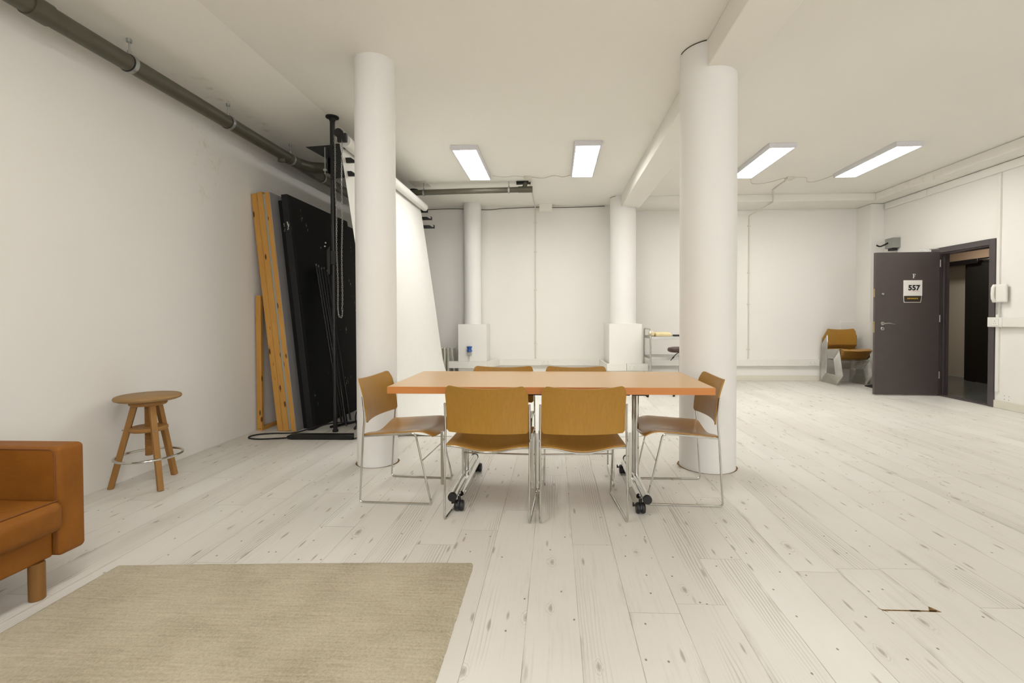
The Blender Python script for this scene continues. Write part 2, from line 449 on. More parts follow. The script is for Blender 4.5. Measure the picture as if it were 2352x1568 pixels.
def text_obj(name, s, size, mat, parent, M_, extrude=.0006, offset=0.0, space=1.0, shear=0.0):
    cu = bpy.data.curves.new(name, 'FONT'); cu.body = s; cu.size = size; cu.extrude = extrude; cu.offset = offset
    cu.space_character = space; cu.shear = shear; cu.align_x = 'CENTER'; cu.align_y = 'CENTER'
    tmp = bpy.data.objects.new(name, cu); COL.objects.link(tmp)
    bpy.context.view_layer.update()
    dg = bpy.context.evaluated_depsgraph_get()
    me = bpy.data.meshes.new_from_object(tmp.evaluated_get(dg))
    bpy.data.objects.remove(tmp)
    me.materials.clear(); me.materials.append(mat)
    o = bpy.data.objects.new(name, me); COL.objects.link(o); o.parent = parent; o.matrix_local = M_
    return o

# ------------------------------------------------------------------ the room
XL, XR, YB, YF, H = -3.02, 5.48, 8.45, -3.6, 3.12
T = .15
struct('floor', MB().box(XL - T, XR, YF - T, YB + T, -.12, 0), M['floor'])
struct('ceiling', MB().box(XL - T, XR + .3, YF - T, YB + T, H, H + .2), M['ceil'])
struct('wall_left', MB().box(XL - T, XL, YF, YB + T, 0, H), M['wall'])
struct('wall_back', MB().box(XL, XR + T, YB, YB + T, 0, H), M['wall'])
# right wall with the door opening
DY0, DY1, DZ = 6.15, 6.99, 2.04
w = MB().box(XR, XR + T, YF, DY0, 0, H).box(XR, XR + T, DY1, YB, 0, H).box(XR, XR + T, DY0, DY1, DZ, H)
struct('wall_right', w, M['wall'])
# rear wall (behind the viewpoint) with two assumed windows, unseen and added for light
WX = [(-.2, 1.9), (2.7, 4.8)]; WZ = (.95, 2.65)
w = MB()
xs = [XL] + [x for p in WX for x in p] + [XR]
for i in range(0, len(xs), 2): w.box(xs[i], xs[i + 1], YF - T, YF, 0, H)
for a, b in WX: w.box(a, b, YF - T, YF, 0, WZ[0]).box(a, b, YF - T, YF, WZ[1], H)
struct('wall_rear', w, M['wall'])
for k, (a, b) in enumerate(WX):
    r = sroot('window_%d' % (k + 1), ((a + b) / 2, YF, WZ[0])); hw = (b - a) / 2; hz = WZ[1] - WZ[0]
    f = MB().box(-hw, hw, -.1, -.04, 0, .06).box(-hw, hw, -.1, -.04, hz - .06, hz)
    for x in (-hw, -.03, hw - .06): f.box(x, x + .06, -.1, -.04, .06, hz - .06)
    obj('window_frame', f, M['whiteplastic'], r, bevel=.004)
    obj('pane', MB().box(-hw + .05, hw - .05, -.073, -.067, .05, hz - .05), M['glass'], r)
# beams
struct('trim_1', MB().box(1.10, 1.415, YF, 7.85, 2.93, H), M['ceil'], bevel=.006)
struct('trim_2', MB().box(1.30, XR, 7.85, YB, 3.005, H), M['ceil'], bevel=.004)
struct('trim_3', MB().box(5.18, XR, YF, 7.85, 3.0, H), M['ceil'], bevel=.012)
# ceiling dips towards the left wall
struct('trim_8', MB().prism([(-2.22, H), (-2.45, 3.075), (-2.68, 3.022), (XL, 3.008), (XL, H)], YF, YB, 'XZ'), M['ceil'])
# boxing along the top of the right wall
struct('trim_4', MB().box(XR - .03, XR, YF, 7.16, 2.893, 2.992).box(XR - .03, XR, 7.166, 8.03, 2.893, 2.992), M['wall'], bevel=.002)
struct('trim_5', MB().box(XR - .22, XR, 8.08, YB, 0, 3.0), M['wall'], bevel=.004)
struct('trim_6', MB().box(4.99, XR - .22, 8.41, YB, 0, 1.04).box(XR - .22, XR, 8.06, 8.08, 0, 1.04), M['wall'], bevel=.002)
# small downstand on the back wall
struct('trim_7', MB().box(-.26, -.035, 8.30, YB, 3.0, H), M['ceil'], bevel=.003)
struct('baseboard_back', MB().box(1.45, 4.99, YB - .018, YB, 0, .095), M['skirt'], bevel=.004)
struct('baseboard_right', MB().box(XR - .018, XR, YF, 6.085, 0, .095).box(XR - .018, XR, 7.07, 8.06, 0, .095), M['skirt'], bevel=.004)

# ------------------------------------------------------------------ corridor behind the door
CX = 7.28
struct('floor_corridor', MB().box(XR, CX + .6, 4.6, 10.2, -.12, -.004), M['corridorfloor'])
struct('ceiling_corridor', MB().box(XR + T, CX + .6, 4.6, 10.2, 2.5, 2.6), M['corridorwall'])
w = MB().box(CX, CX + .1, 4.6, 7.44, 0, 2.5).box(CX, CX + .1, 9.6, 10.2, 0, 2.5).box(CX, CX + .1, 7.44, 9.6, 2.06, 2.5)
w.box(XR + T, CX + .6, 10.1, 10.2, 0, 2.5).box(XR + T, CX, 4.6, 4.7, 0, 2.5).box(XR, XR + T, 8.6, 10.2, 0, 2.5)
struct('wall_corridor', w, M['corridorwall'])
struct('wall_corridor_end', MB().box(CX + .3, CX + .34, 7.4, 10.0, 0, 2.5), M['corridorlight'])
d2 = sroot('door_2', (CX, 8.58, 0))
obj('door_leaf', MB().box(-.045, 0, -1.1, 0.0, .008, 2.04), M['corridordoor'], d2, bevel=.002)
obj('door_frame', MB().box(-.02, .1, -.02, .07, 0, 2.06).box(-.03, .1, -1.14, 1.02, 2.04, 2.12), M['corridordoor'], d2, bevel=.002)
cl = obj('door_closer', MB().box(-.12, -.035, -.28, .42, 2.03, 2.11), M['blackmetal'], d2, bevel=.006)
obj('closer_arm', MB().tube([(-.09, -.26, 2.08), (-.11, -.48, 2.075), (-.05, -.62, 2.07)], .008), M['steel'], cl)

# ------------------------------------------------------------------ the door
d1 = sroot('door_1', (XR, 6.99, 0))
f = MB()
oy0, oy1, oz = 6.085 - 6.99, 7.075 - 6.99, 2.10
f.box(-.022, .0, oy0, DY0 - 6.99 + .012, 0, oz).box(-.022, .0, DY1 - 6.99 - .012, oy1, 0, oz).box(-.022, .0, DY0 - 6.99 + .012, DY1 - 6.99 - .012, DZ - .012, oz)
f.box(0, T, DY0 - 6.99, DY0 - 6.99 + .025, 0, DZ).box(0, T, -.025, 0, 0, DZ).box(0, T, DY0 - 6.99 + .025, -.025, DZ - .03, DZ)
f.box(.05, .075, -.05, -.025, 0, DZ - .03).box(.05, .075, DY0 - 6.99 + .025, DY0 - 6.99 + .05, 0, DZ - .03)
obj('door_frame', f, M['doorframe'], d1, bevel=.002)
obj('threshold', MB().box(-.01, T, DY0 - 6.99 + .026, -.026, -.003, .01), M['doorframe'], d1, bevel=.002)
leaf = obj('door_leaf', MB().box(-.855, 0, -.045, 0, .012, 2.045), M['door'], d1, loc=(-.025, -.035, 0), bevel=.002)
leaf.rotation_euler = (0, 0, R(-3.0))
X0 = -.855
hd = MB().cyl((-.83 + .055 + .02, -.045, 1.03), .026, -.012, 0, 24, 'Y')
hx = -.755
hd = MB().lathe([(0, -.012), (.024, -.012), (.026, -.009), (.026, 0), (0, 0)], (hx, -.045, 1.03), 24, 'Y')
hd.tube(fillet([(hx, -.05, 1.03), (hx, -.095, 1.03), (hx + .06, -.10, 1.037), (hx + .135, -.095, 1.022)], .018), .0085, 10)
obj('door_handle', hd, M['steel'], leaf)
obj('keyhole_plate', MB().lathe([(0, -.010), (.022, -.010), (.025, -.007), (.025, 0), (0, 0)], (hx, -.045, .957), 24, 'Y'), M['steel'], leaf)
obj('keyhole', MB().lathe([(0, -.002), (.007, -.002), (.007, 0), (0, 0)], (hx, -.055, .962), 14, 'Y').box(hx - .004, hx + .004, -.057, -.055, .942, .96), M['ink'], leaf)
obj('cylinder_lock', MB().lathe([(0, -.014), (.014, -.014), (.018, -.008), (.018, 0), (0, 0)], (hx, -.045, 1.452), 20, 'Y').box(hx - .003, hx + .003, -.07, -.058, 1.442, 1.462), M['steel'], leaf)
obj('lock_plate', MB().box(X0 - .0015, X0, -.036, -.01, 1.41, 1.53).box(X0 - .0015, X0, -.036, -.01, .90, 1.06), M['brass'], leaf)
obj('latch', MB().box(X0 - .012, X0 - .0015, -.030, -.016, 1.022, 1.038), M['brass'], leaf)
for z in (.25, 1.05, 1.83):
    obj('hinge', MB().cyl((.004, -.05, z), .007, 0, .10, 12), M['steel'], leaf)
obj('closer_arm', MB().tube([(-.13, -.03, 2.05), (-.13, -.03, 2.075)], .008).tube([(-.13, -.03, 2.075), (-.20, .055, 2.078)], .006).tube([(-.02, -.05, 2.085), (-.20, .055, 2.085)], .006), M['steel'], leaf)

# things on the door: a metal letter and the studio sign (leaf is a child of the structure; these stay things of their own)
lm = Matrix.Translation((XR, 6.99, 0)) @ Matrix.Translation((-.025, -.035, 0)) @ Matrix.Rotation(R(-3), 4, 'Z')
def on_leaf(x, z, off=.0): return lm @ Matrix.Translation((x, -.045 - off, z)) @ Matrix.Rotation(R(90), 4, 'X')
lf = MB(); hh = .03
lf.box(-.012, -.003, -hh, hh, 0, .004).box(-.019, .004, -hh, -hh + .005, 0, .004).box(-.019, .02, hh - .006, hh, 0, .004)
lf.box(.016, .02, hh - .016, hh - .006, 0, .004).box(-.003, .009, -.002, .003, 0, .004).box(.007, .011, -.007, .008, 0, .004)
M['silver'] = plain('satin_silver_paint', (214, 212, 204), .4)
o = obj('letter', lf, M['silver'])
o.matrix_world = on_leaf(-.34, 1.705, .0003); tag(o, 'small silver serif letter F fixed on the grey door above the sign', 'letter')
sg = thing('door_sign', 'white and dark brown card sign reading 557 on the grey door', 'sign')
sg.matrix_world = on_leaf(-.355, 1.487, .0003)
obj('card', MB().box(-.125, .125, -.063, .158, 0, .003), M['paperwhite'], sg, bevel=.0006)
obj('holder', MB().prism([(-.125, -.063), (-.118, -.158), (.108, -.158), (.115, -.115), (.118, -.063)], 0, .002, 'XY'), M['paperwhite'], sg)
obj('lower_card', MB().prism([(-.117, -.064), (-.112, -.150), (.100, -.150), (.107, -.112), (.112, -.064)], .0021, .0034, 'XY'), M['signdark'], sg)
text_obj('numerals', '557', .100, M['ink'], sg, Matrix.Translation((.015, .048, .0036)), offset=.0045, space=1.04)
sq = []
for i in range(60):
    a = i / 59; sq.append((-.02 + .115 * a, .002 + .006 * math.sin(a * 38) * (1 - .3 * a), .0036))
obj('red_scribble', MB().tube(sq, .0011, 5), M['redink'], sg)
text_obj('lettering', 'DEEP SPACE 92', .0235, M['yellow'], sg, Matrix.Translation((-.004, -.102, .0040)), offset=.0005, space=.92)

# ------------------------------------------------------------------ columns
def gapring(r, w_, c, a0=0, a1=2 * PI, z=.0008):
    b = MB(); n = 72; vs = []; fs = []
    rnd = random.Random(int(r * 1000))
    for i in range(n + 1):
        a = a0 + (a1 - a0) * i / n
        ww = w_ * (.12 + .95 * abs(math.cos(a)) ** 3 * rnd.uniform(.6, 1))
        for q, zz in ((r, z), (r + ww, z), (r, z + .0012), (r + ww, z + .0012)):
            vs.append((q * math.cos(a), q * math.sin(a), zz))
    for i in range(n):
        a, d = i * 4, i * 4 + 4
        fs += [(a, a + 1, d + 1, d), (a + 2, d + 2, d + 3, a + 3), (a + 1, a + 3, d + 3, d + 1)]
    return b.add(vs, fs)
def column(x, y, r, top, label, group=None):
    t_ = thing('column', label, 'column', (x, y, 0), 0, group)
    obj('shaft', MB().lathe([(0, 0), (r, 0), (r, top), (0, top)], seg=96), M['column'], t_)
    return t_
c1 = column(-1.393, 3.635, .152, H, 'slimmer white round column behind the left side chair')
obj('floor_gap', gapring(.1525, .016, None), M['dirt'], c1)
c2 = column(1.168, 3.64, .205, H, 'thick white round column standing behind the right side chair, under the beam')
obj('floor_gap', gapring(.2055, .016, None), M['dirt'], c2)
ck = MB(); ck.tube([(.2065 * math.cos(a), .2065 * math.sin(a), H - .004) for a in [PI * 1.02 + i * .06 for i in range(20)]], .0035, 5)
obj('top_crack', ck, M['crack'], c2)
c3 = column(-1.434, 8.25, .152, H, 'white round column against the far wall, nearest the paper backdrop')
obj('casing', MB().box(-.215, .275, -.25, .19, 0, 1.012), M['wall'], c3, bevel=.003)
c4 = column(1.155, 7.97, .215, H, 'white round column on a boxed base near the steel trolley')
obj('casing', MB().box(-.265, .262, -.31, .47, 0, 1.02), M['wall'], c4, bevel=.003)
ck = MB(); ck.tube([(.2165 * math.cos(a), .2165 * math.sin(a), H - .004) for a in [PI * 1.02 + i * .06 for i in range(14)]], .0035, 5)
obj('top_crack', ck, M['crack'], c4)

# ------------------------------------------------------------------ electrics on the walls
def screwdots(b, c, pts, r=.003):
    for p in pts: b.cyl(p, r, -.001, .001, 8, 'Y')
tr = thing('cable_trunking', 'white dado trunking running low along the far wall and round the boxed column bases', 'trunking', (0, YB, .265))
b = MB()
b.box(-1.80, -1.16, -.52, -.45, 0, .115)                      # across the left casing
b.prism([(-1.16, -.52), (-1.16, -.45), (-1.04, -.05), (-.98, 0), (-.98, -.06)], 0, .115, 'XY')
b.box(-.98, .80, -.055, 0, 0, .115)
b.prism([(.80, -.055), (.80, 0), (.84, -.0), (.86, -.80), (.84, -.86)], 0, .115, 'XY')
obj('lid', b, M['whiteplastic'], tr, bevel=.003)
b = MB().box(.845, 1.16, -.86, -.79, 0, .115).box(1.165, 1.50, -.86, -.79, 0, .115)
obj('lid', b, M['whiteplastic'], tr, bevel=.003)
obj('joint', MB().box(1.16, 1.165, -.855, -.79, .002, .113), M['crack'], tr)
tr2 = thing('cable_trunking', 'white dado trunking low on the far wall from trolley to chair stack', 'trunking', (0, YB, .265))
obj('lid', MB().box(1.52, 4.62, -.055, 0, 0, .115), M['whiteplastic'], tr2, bevel=.003)
def socket(loc, rz, label, gang=2):
    t_ = thing('wall_socket', label, 'socket', loc, rz)
    hw = .073 if gang == 2 else .043
    obj('faceplate', MB().box(-hw, hw, -.009, 0, -.043, .043), M['whiteplastic'], t_, bevel=.003)
    for cx in ([-.035, .035] if gang == 2 else [0]):
        h = MB(); h.box(cx - .003, cx + .003, -.0096, -.009, .006, .016).box(cx - .016, cx - .008, -.0096, -.009, -.018, -.013).box(cx + .008, cx + .016, -.0096, -.009, -.018, -.013)
        obj('pin_holes', h, M['crack'], t_)
    if gang == 2:
        obj('switch', MB().box(-.014, -.004, -.0125, -.009, .018, .034).box(.004, .014, -.0125, -.009, .018, .034), M['whiteplastic'], t_)
    return t_
socket((-.15, YB - .055, .3225), 0, 'white double socket in the trunking between the far columns')
socket((1.245, YB - .86, .3225), 0, 'white socket in the trunking on the boxed column base beside the trolley')
socket((4.50, YB - .055, .3225), 0, 'white double socket in the trunking left of the chair stack')
socket((2.28, YB - .055, .3225), 0, 'white socket in the trunking behind the steel trolley and the padded stool', 1)
def conduit(name, pts, label, r=.009, clips=(), mat='conduit'):
    t_ = thing(name, label, 'conduit', pts[0])
    o0 = Vector(pts[0])
    obj('conduit_tube', MB().tube([Vector(p) - o0 for p in fillet(pts, .03)], r, 8), M[mat], t_)
    for c in clips:
        p = Vector(c) - o0
        obj('clip', MB().box(p.x - .028, p.x + .028, p.y - .012, p.y + .006, p.z - .008, p.z + .008), M[mat], t_, bevel=.002)
    return t_
conduit('wall_conduit', [(-.335, YB - .012, .38), (-.335, YB - .012, 3.06), (-.335, 8.30, H - .012), (-.365, 6.72, H - .012)],
        'white vertical conduit on the far wall between the two far columns', clips=[(-.335, YB - .008, z) for z in (.66, 1.62, 2.3, 2.82)] )
conduit('wall_conduit', [(3.42, YB - .012, .38), (3.42, YB - .012, 2.90), (3.56, 7.84, 2.995), (3.56, 7.835, 3.10), (3.42, 7.55, H - .012), (3.36, 6.95, H - .012)],
        'white vertical conduit on the far wall right of the thick column, climbing to the ceiling', clips=[(3.42, YB - .008, z) for z in (.55, 1.35, 1.9, 2.72)])
def box_thing(name, label, cat, loc, size, mat, bevel=.004):
    sx, sy, sz = size
    o = obj(name, MB().box(-sx / 2, sx / 2, -sy / 2, sy / 2, 0, sz), M[mat], loc=loc, bevel=bevel); return tag(o, label, cat)
box_thing('junction_box', 'round-cornered white junction box on the ceiling between the two left light panels', 'junction box', (-.37, 6.68, H - .035), (.10, .10, .035), 'conduit')
box_thing('junction_box', 'white junction box on the ceiling between the two right light panels', 'junction box', (3.36, 6.90, H - .035), (.10, .10, .035), 'conduit')
def cable(label, pts, r=.004, mat='conduit', cat='cable', name='cable'):
    o0 = Vector(pts[0]); P = [Vector(p) for p in pts]; out = []
    for i in range(len(P) - 1):        # catmull-rom
        p0, p1, p2, p3 = P[max(i - 1, 0)], P[i], P[i + 1], P[min(i + 2, len(P) - 1)]
        for k in range(8):
            s_ = k / 8
            out.append(.5 * ((2 * p1) + (p2 - p0) * s_ + (2 * p0 - 5 * p1 + 4 * p2 - p3) * s_ ** 2 + (3 * p1 - p0 - 3 * p2 + p3) * s_ ** 3))
    out.append(P[-1])
    o = obj(name, MB().tube([p - o0 for p in out], r, 7), M[mat], loc=o0)
    return tag(o, label, cat)
zc = H - .006
cable('thin white cable on the ceiling from the left junction box to the leftmost light panel', [(-.42, 6.68, zc), (-.55, 6.62, zc), (-.70, 6.66, zc), (-.86, 6.60, zc)])
cable('thin white looping cable on the ceiling reaching the second light panel from the left', [(-.32, 6.68, zc), (-.15, 6.74, zc), (0, 6.62, zc), (.12, 6.70, zc), (.25, 6.60, zc)])
cable('thin white cable on the ceiling reaching the light panel beside the thick column', [(3.31, 6.90, zc), (3.15, 7.15, zc), (2.95, 7.18, zc), (2.78, 6.80, zc)])
cable('thin white wavy cable on the ceiling reaching the rightmost light panel', [(3.41, 6.90, zc), (3.60, 6.92, zc), (3.72, 7.12, zc), (3.85, 7.10, zc), (3.93, 6.80, zc)])
cable('thin grey cable along the top of the far wall', [(-2.4, YB - .008, 3.075), (-1.8, YB - .008, 3.085), (-1.2, YB - .008, 3.06), (-.9, YB - .008, 3.08), (-.3, YB - .008, 3.095), (.2, YB - .008, 3.085), (.9, YB - .008, 3.10)], .006, 'crack')  # draws the dark crack at the ceiling joint; no cable runs there

# blue plug on the left casing
pl = thing('industrial_socket', 'blue and grey power plug on the boxed column base by the backdrop', 'power socket', (-1.445, 8.0, .39))
obj('supply_tube', MB().tube([(0, -.02, -.01), (0, -.02, .1)], .009, 8), M['whiteplastic'], pl)
obj('grey_body', MB().box(-.034, .034, -.06, 0, .09, .15).cyl((0, -.04, .15), .03, -.01, .03, 16), M['greyplastic'], pl, bevel=.006)
obj('blue_cap', MB().lathe([(0, .155), (.044, .155), (.046, .165), (.036, .185), (.034, .21), (.046, .235), (.046, .245), (0, .25)], (0, -.045, 0), 20), M['blueplastic'], pl)

# right wall fittings
tr3 = thing('cable_trunking', 'white dado trunking on the right wall beside the door frame', 'trunking', (XR, 6.13, 1.005))
obj('lid', MB().box(-.055, -.0005, -9.6, -.04, 0, .11), M['whiteplastic'], tr3, bevel=.003)
obj('end_box', MB().box(-.062, -.001, -.04, .0, -.004, .114).box(-.064, -.001, -.19, -.04, -.004, .114), M['whiteplastic'], tr3, bevel=.003)
socket((XR - .064, 6.02, 1.06), R(-90), 'white socket at the end of the trunking on the right wall', 1)
vt = thing('vertical_trunking', 'narrow white trunking rising on the right wall beside the door frame', 'trunking', (XR, 6.045, .2))
obj('upper_cover', MB().box(-.022, 0, -.02, .02, .915, 2.69), M['whiteplastic'], vt, bevel=.002)
obj('lower_cover', MB().box(-.022, 0, -.02, .02, 0, .80), M['whiteplastic'], vt, bevel=.002)
ph = thing('entry_phone', 'white entry phone on the right wall above the trunking by the door', 'entry phone', (XR, 6.0, 1.30))
obj('body', MB().cushion(-.062, -.022, -.10, .085, 0, .225, .018), M['whiteplastic'], ph)
obj('handset', MB().tube([(-.062, .04, .015), (-.082, .04, .05), (-.086, .04, .11), (-.082, .04, .18), (-.062, .04, .215)], .018, 10), M['whiteplastic'], ph)
obj('cord', MB().tube([(-.05 + .006 * math.cos(i * 1.5), .02 + .010 * math.sin(i * 1.5), -.003 - i * .0012) for i in range(120)], .0025, 5), M['greyplastic'], ph)
bx = thing('isolator_box', 'grey metal box with a black cranked handle on the right wall above the open door', 'isolator switch', (XR, 7.80, 2.19))
obj('case', MB().box(-.12, 0, -.09, .09, .03, .19), M['greybox'], bx, bevel=.004)
obj('gland', MB().box(-.10, -.02, -.05, .05, -.01, .03), M['blackmetal'], bx, bevel=.004)
obj('handle', MB().tube(fillet([(-.12, .02, .12), (-.17, .02, .09), (-.24, .03, .06), (-.29, .03, .085)], .03), .012, 8), M['blackmetal'], bx)
tag(obj('door_wedge', MB().prism([(0, 0), (.16, 0), (.16, .035), (0, .012)], 0, .2, 'XZ'), M['rubber'], loc=(5.02, 7.62, .001)), 'flat black rubber wedge on the floor between door and chair stack', 'door wedge')
sh = thing('screw_holes', 'four small brown screw holes low on the right wall by the door frame', 'screw holes', (XR + .0005, 5.93, .14))
for y, z in ((5.96, .165), (5.90, .163), (5.96, .120), (5.905, .118)): obj('screw_hole', MB().cyl((0, y - 5.93, z - .14), .0045, -.002, .0, 8, 'X'), M['dirt'], sh)

# ------------------------------------------------------------------ ceiling light panels
def light_panel(x, y0, y1, label, group='white ceiling light panels'):
    t_ = thing('ceiling_light', label, 'ceiling light', (x, (y0 + y1) / 2, H), 0, group)
    L_ = (y1 - y0) / 2; W_ = .135; d = -.055
    fr = MB()
    fr.box(-W_ - .018, W_ + .018, -L_ - .018, -L_, d, 0).box(-W_ - .018, W_ + .018, L_, L_ + .018, d, 0)
    fr.box(-W_ - .018, -W_, -L_, L_, d, 0).box(W_, W_ + .018, -L_, L_, d, 0)
    obj('housing', fr, M['lighthousing'], t_, bevel=.0015)
    obj('diffuser', MB().box(-W_, W_, -L_, L_, d + .003, -.01), M['lit'], t_)
    return t_
L1 = light_panel(-1.035, 5.43, 6.61, 'leftmost lit ceiling panel, just above the hanging grey pipe')
dup(L1, (.387, 5.95, H), 0, 'lit ceiling panel nearest left of the long beam, second from the left')
dup(L1, (2.615, 6.13, H), 0, 'lit ceiling panel partly hidden by the thick column')
dup(L1, (4.04, 6.155, H), 0, 'rightmost lit ceiling panel, towards the door')
for x, y in ((-1.035, 1.15), (.387, -2.2), (2.615, -2.2)):  # unseen panels added for light; the near left one lifts the left wall
    dup(L1, (x, y, H), 0, 'lit ceiling panel above and behind the viewpoint')

# ------------------------------------------------------------------ pipes
PR = .055
pipe = thing('drain_pipe', 'long thick grey-green drain pipe under the ceiling along the left wall', 'pipe', (-2.85, 0, 2.85))
obj('main_run', MB().tube([(0, -3.4, 0), (0, 0, 0), (0, 4.95, 0)], PR, 28), M['pipe'], pipe)
obj('far_run', MB().tube([(0, 5.6, 0), (0, 8.2, 0)], PR, 28), M['pipe'], pipe)
br = MB().tube([(0, 4.93, 0), (0, 5.62, 0)], PR + .006, 28)
br.tube(fillet([(0, 5.12, 0), (.06, 5.32, .012), (.20, 5.41, .032), (.34, 5.43, .045)], .06), PR + .004, 28)
obj('branch', br, M['pipe'], pipe)
cp_ = MB().lathe([(0, 0), (PR + .013, 0), (PR + .013, .05), (PR + .006, .06), (0, .06)], (.25, 5.42, .038), 28, 'X')
obj('branch_collar', cp_, M['rubber'], pipe)
for y in (2.45, ):
    obj('socket_joint', MB().lathe([(PR, 0), (PR + .008, 0), (PR + .008, .11), (PR, .11)], (0, y, 0), 28, 'Y'), M['pipe'], pipe)
obj('access_plug', MB().cyl((0, 4.83, -.05), .035, -.03, 0, 18), M['pipe'], pipe)
for y in (3.07, 4.03, 5.0, 5.68, 6.62):
    hg = obj('hanger', MB().lathe([(PR + .001, -.014), (PR + .0075, -.014), (PR + .0075, .014), (PR + .001, .014)], (0, y, 0), 28, 'Y'), M['zinc'], pipe)
    HG = 3.014 - 2.85
    obj('rod', MB().tube([(0, y, PR), (0, y, HG)], .005, 8).cyl((0, y, HG), .016, -.022, 0, 10).cyl((0, y, PR), .012, 0, .03, 8), M['zinc'], hg)
    obj('rubber_lining', MB().lathe([(PR - .001, -.019), (PR + .003, -.019), (PR + .003, .019), (PR - .001, .019)], (0, y, 0), 28, 'Y'), M['rubber'], hg)
r2 = .04
p2 = thing('waste_pipe', 'thin grey pipe hanging under the ceiling near the far wall, behind the backdrop roll', 'pipe', (-.36, 6.9, 3.0))
obj('run', MB().tube([(-2.2, 0, -.035), (-.95, 0, -.012), (0, 0, 0)], r2, 20), M['pipe'], p2)
obj('tee', MB().tube([(-.16, 0, 0), (.045, 0, 0)], r2 + .006, 20).tube(fillet([(-.13, 0, .0), (-.07, 0, .03), (-.055, 0, .09), (-.055, 0, .119)], .03), r2 * .8, 18), M['pipe'], p2)
obj('upstand', MB().tube([(-.19, 0, .088), (.02, 0, .092)], .018, 12).box(-.19, .0, -.03, .03, .10, .118), M['plasticblack'], p2, bevel=.003)
for x, dz in ((-1.56, -.026), (-.30, -.005)):
    hg = obj('hanger', MB().lathe([(r2 + .001, -.012), (r2 + .007, -.012), (r2 + .007, .012), (r2 + .001, .012)], (x, 0, dz), 20, 'X'), M['zinc'], p2)
    obj('rod', MB().tube([(x, 0, dz + r2), (x, 0, .12)], .005, 8).cyl((x, 0, dz + r2), .011, 0, .02, 8), M['zinc'], hg)
b = MB().box(-.13, .13, -.16, .16, -.006, 0)
pp = thing('ceiling_plate', 'cream perforated metal plate on the ceiling above the thin grey pipe', 'plate', (-1.99, 6.95, H))
obj('plate', b, M['conduit'], pp, bevel=.002)
b = MB()
for i in range(9):
    for j in range(9):
        if random.random() < .75: b.cyl((-.11 + i * .0275, -.14 + j * .035, -.0062), .005, -.0006, .0004, 6)
obj('perforations', b, M['dirt'], pp)['kind'] = 'stuff'

# ------------------------------------------------------------------ chairs (sled-base stacking chair)
CR = .0061
def seat_rail(f): return .413 + .024 * max(0, min(1, (f - .034) / .32))
def hw(f): return .2415 - .010 * max(0, min(1, f / .45))
def seat_bump(u): return (1 + math.cos(PI * max(-1, min(1, u)))) / 2
def make_chair(label, group, link=True):
    t_ = thing('stacking_chair', label, 'chair', (0, 0, 0), 0, group)
    for s in (-1, 1):
        pts = [(s * .2415, .022, .657), (s * .2415, .035, .53), (s * .2415, .024, .42), (s * .2415, 0, CR), (s * .2315, .45, CR), (s * .2335, .352, .437), (s * .2405, .030, .413)]
        pth = fillet(pts, [0, .05, .05, .022, .022, .03, 0], 6)
        obj('side_frame', MB().tube(pth, CR, 10), M['chrome'], t_)
    n = 24
    rp = [(-.2405 + .481 * i / n, .030, .413 - .032 * seat_bump((-.2405 + .481 * i / n) / .22)) for i in range(n + 1)]
    obj('rear_rail', MB().tube(rp, CR * .95, 8), M['chrome'], t_)
    obj('crossbar', MB().tube([(-.232, .392, .27), (.232, .392, .27)], CR * .8, 8), M['chrome'], t_)
    if link:
        for s in (-1, 1):
            obj('linking_bar', MB().box(s * .257 - .008, s * .257 + .008, .014, .018, .195, .50).box(min(s * .243, s * .26), max(s * .243, s * .26), .013, .019, .22, .235).box(min(s * .243, s * .26), max(s * .243, s * .26), .013, .019, .45, .465), M['steel'], t_, bevel=.0015)
    th = .007
    def st(u, v, top):
        uu = 2 * u - 1
        fe = .478 - .022 * abs(uu) ** 5
        f = .026 + (fe - .026) * v
        sag = .030 * (1 - max(0, (v - .35) / .65) ** 1.3 * .75)
        z = seat_rail(f) + .006 - sag * seat_bump(uu * .99)
        q = max(0, (v - .80) / .20); z -= .028 * q ** 2
        tk = th if top else 0
        return (uu * (hw(f) - .006), f, z + tk)
    obj('seat', MB().shell(lambda u, v: st(u, v, True), lambda u, v: st(u, v, False), 24, 22), M['oak_seat'], t_, angle=50)
    HWB = .2345
    def bk(u, v, front):
        uu = 2 * u - 1
        wx = uu * HWB
        ct = .032; cb = .014
        tt = max(0, (abs(wx) - (HWB - ct)) / ct); zt = .764 - .048 * (1 - math.sqrt(max(0, 1 - tt * tt))) * .95 - .014 * (1 - min(1, abs(uu) / .86) ** 2)
        tb = max(0, (abs(wx) - (HWB - cb)) / cb); zb = .492 + cb * (1 - math.sqrt(max(0, 1 - tb * tb))) * .9
        z = zb + (zt - zb) * v
        k = (z - .49) / .27
        fe = .041 - .008 * k - .044 * k * k
        f = fe - .042 * (1 - uu * uu)
        return (wx, f + (.009 if front else 0) + .0, z)
    obj('backrest', MB().shell(lambda u, v: bk(u, v, True), lambda u, v: bk(u, v, False), 36, 16), M['oak_back'], t_, angle=50)
    return t_
G = 'honey oak chairs around the table'
ch = make_chair('oak and chrome chair with its back to the viewer, left of the front pair', G)
c0 = make_chair('oak and chrome chair at the left end of the table, seen from its side', G, False)
c0.location = (-1.183, 3.07, 0); c0.rotation_euler = (0, 0, R(-93.5))
ch.location = (-.380, 2.588, 0); ch.rotation_euler = (0, 0, R(-4.0))
dup(ch, (.164, 2.589, 0), R(4.0), 'oak and chrome chair with its back to the viewer, right of the front pair')
dup(c0, (1.013, 3.083, 0), R(90 - 1.5), 'oak and chrome chair at the right end of the table, before the thick column')
dup(c0, (-.392, 3.595, 0), R(180), 'oak chair on the far side of the table at left, only its back top showing')
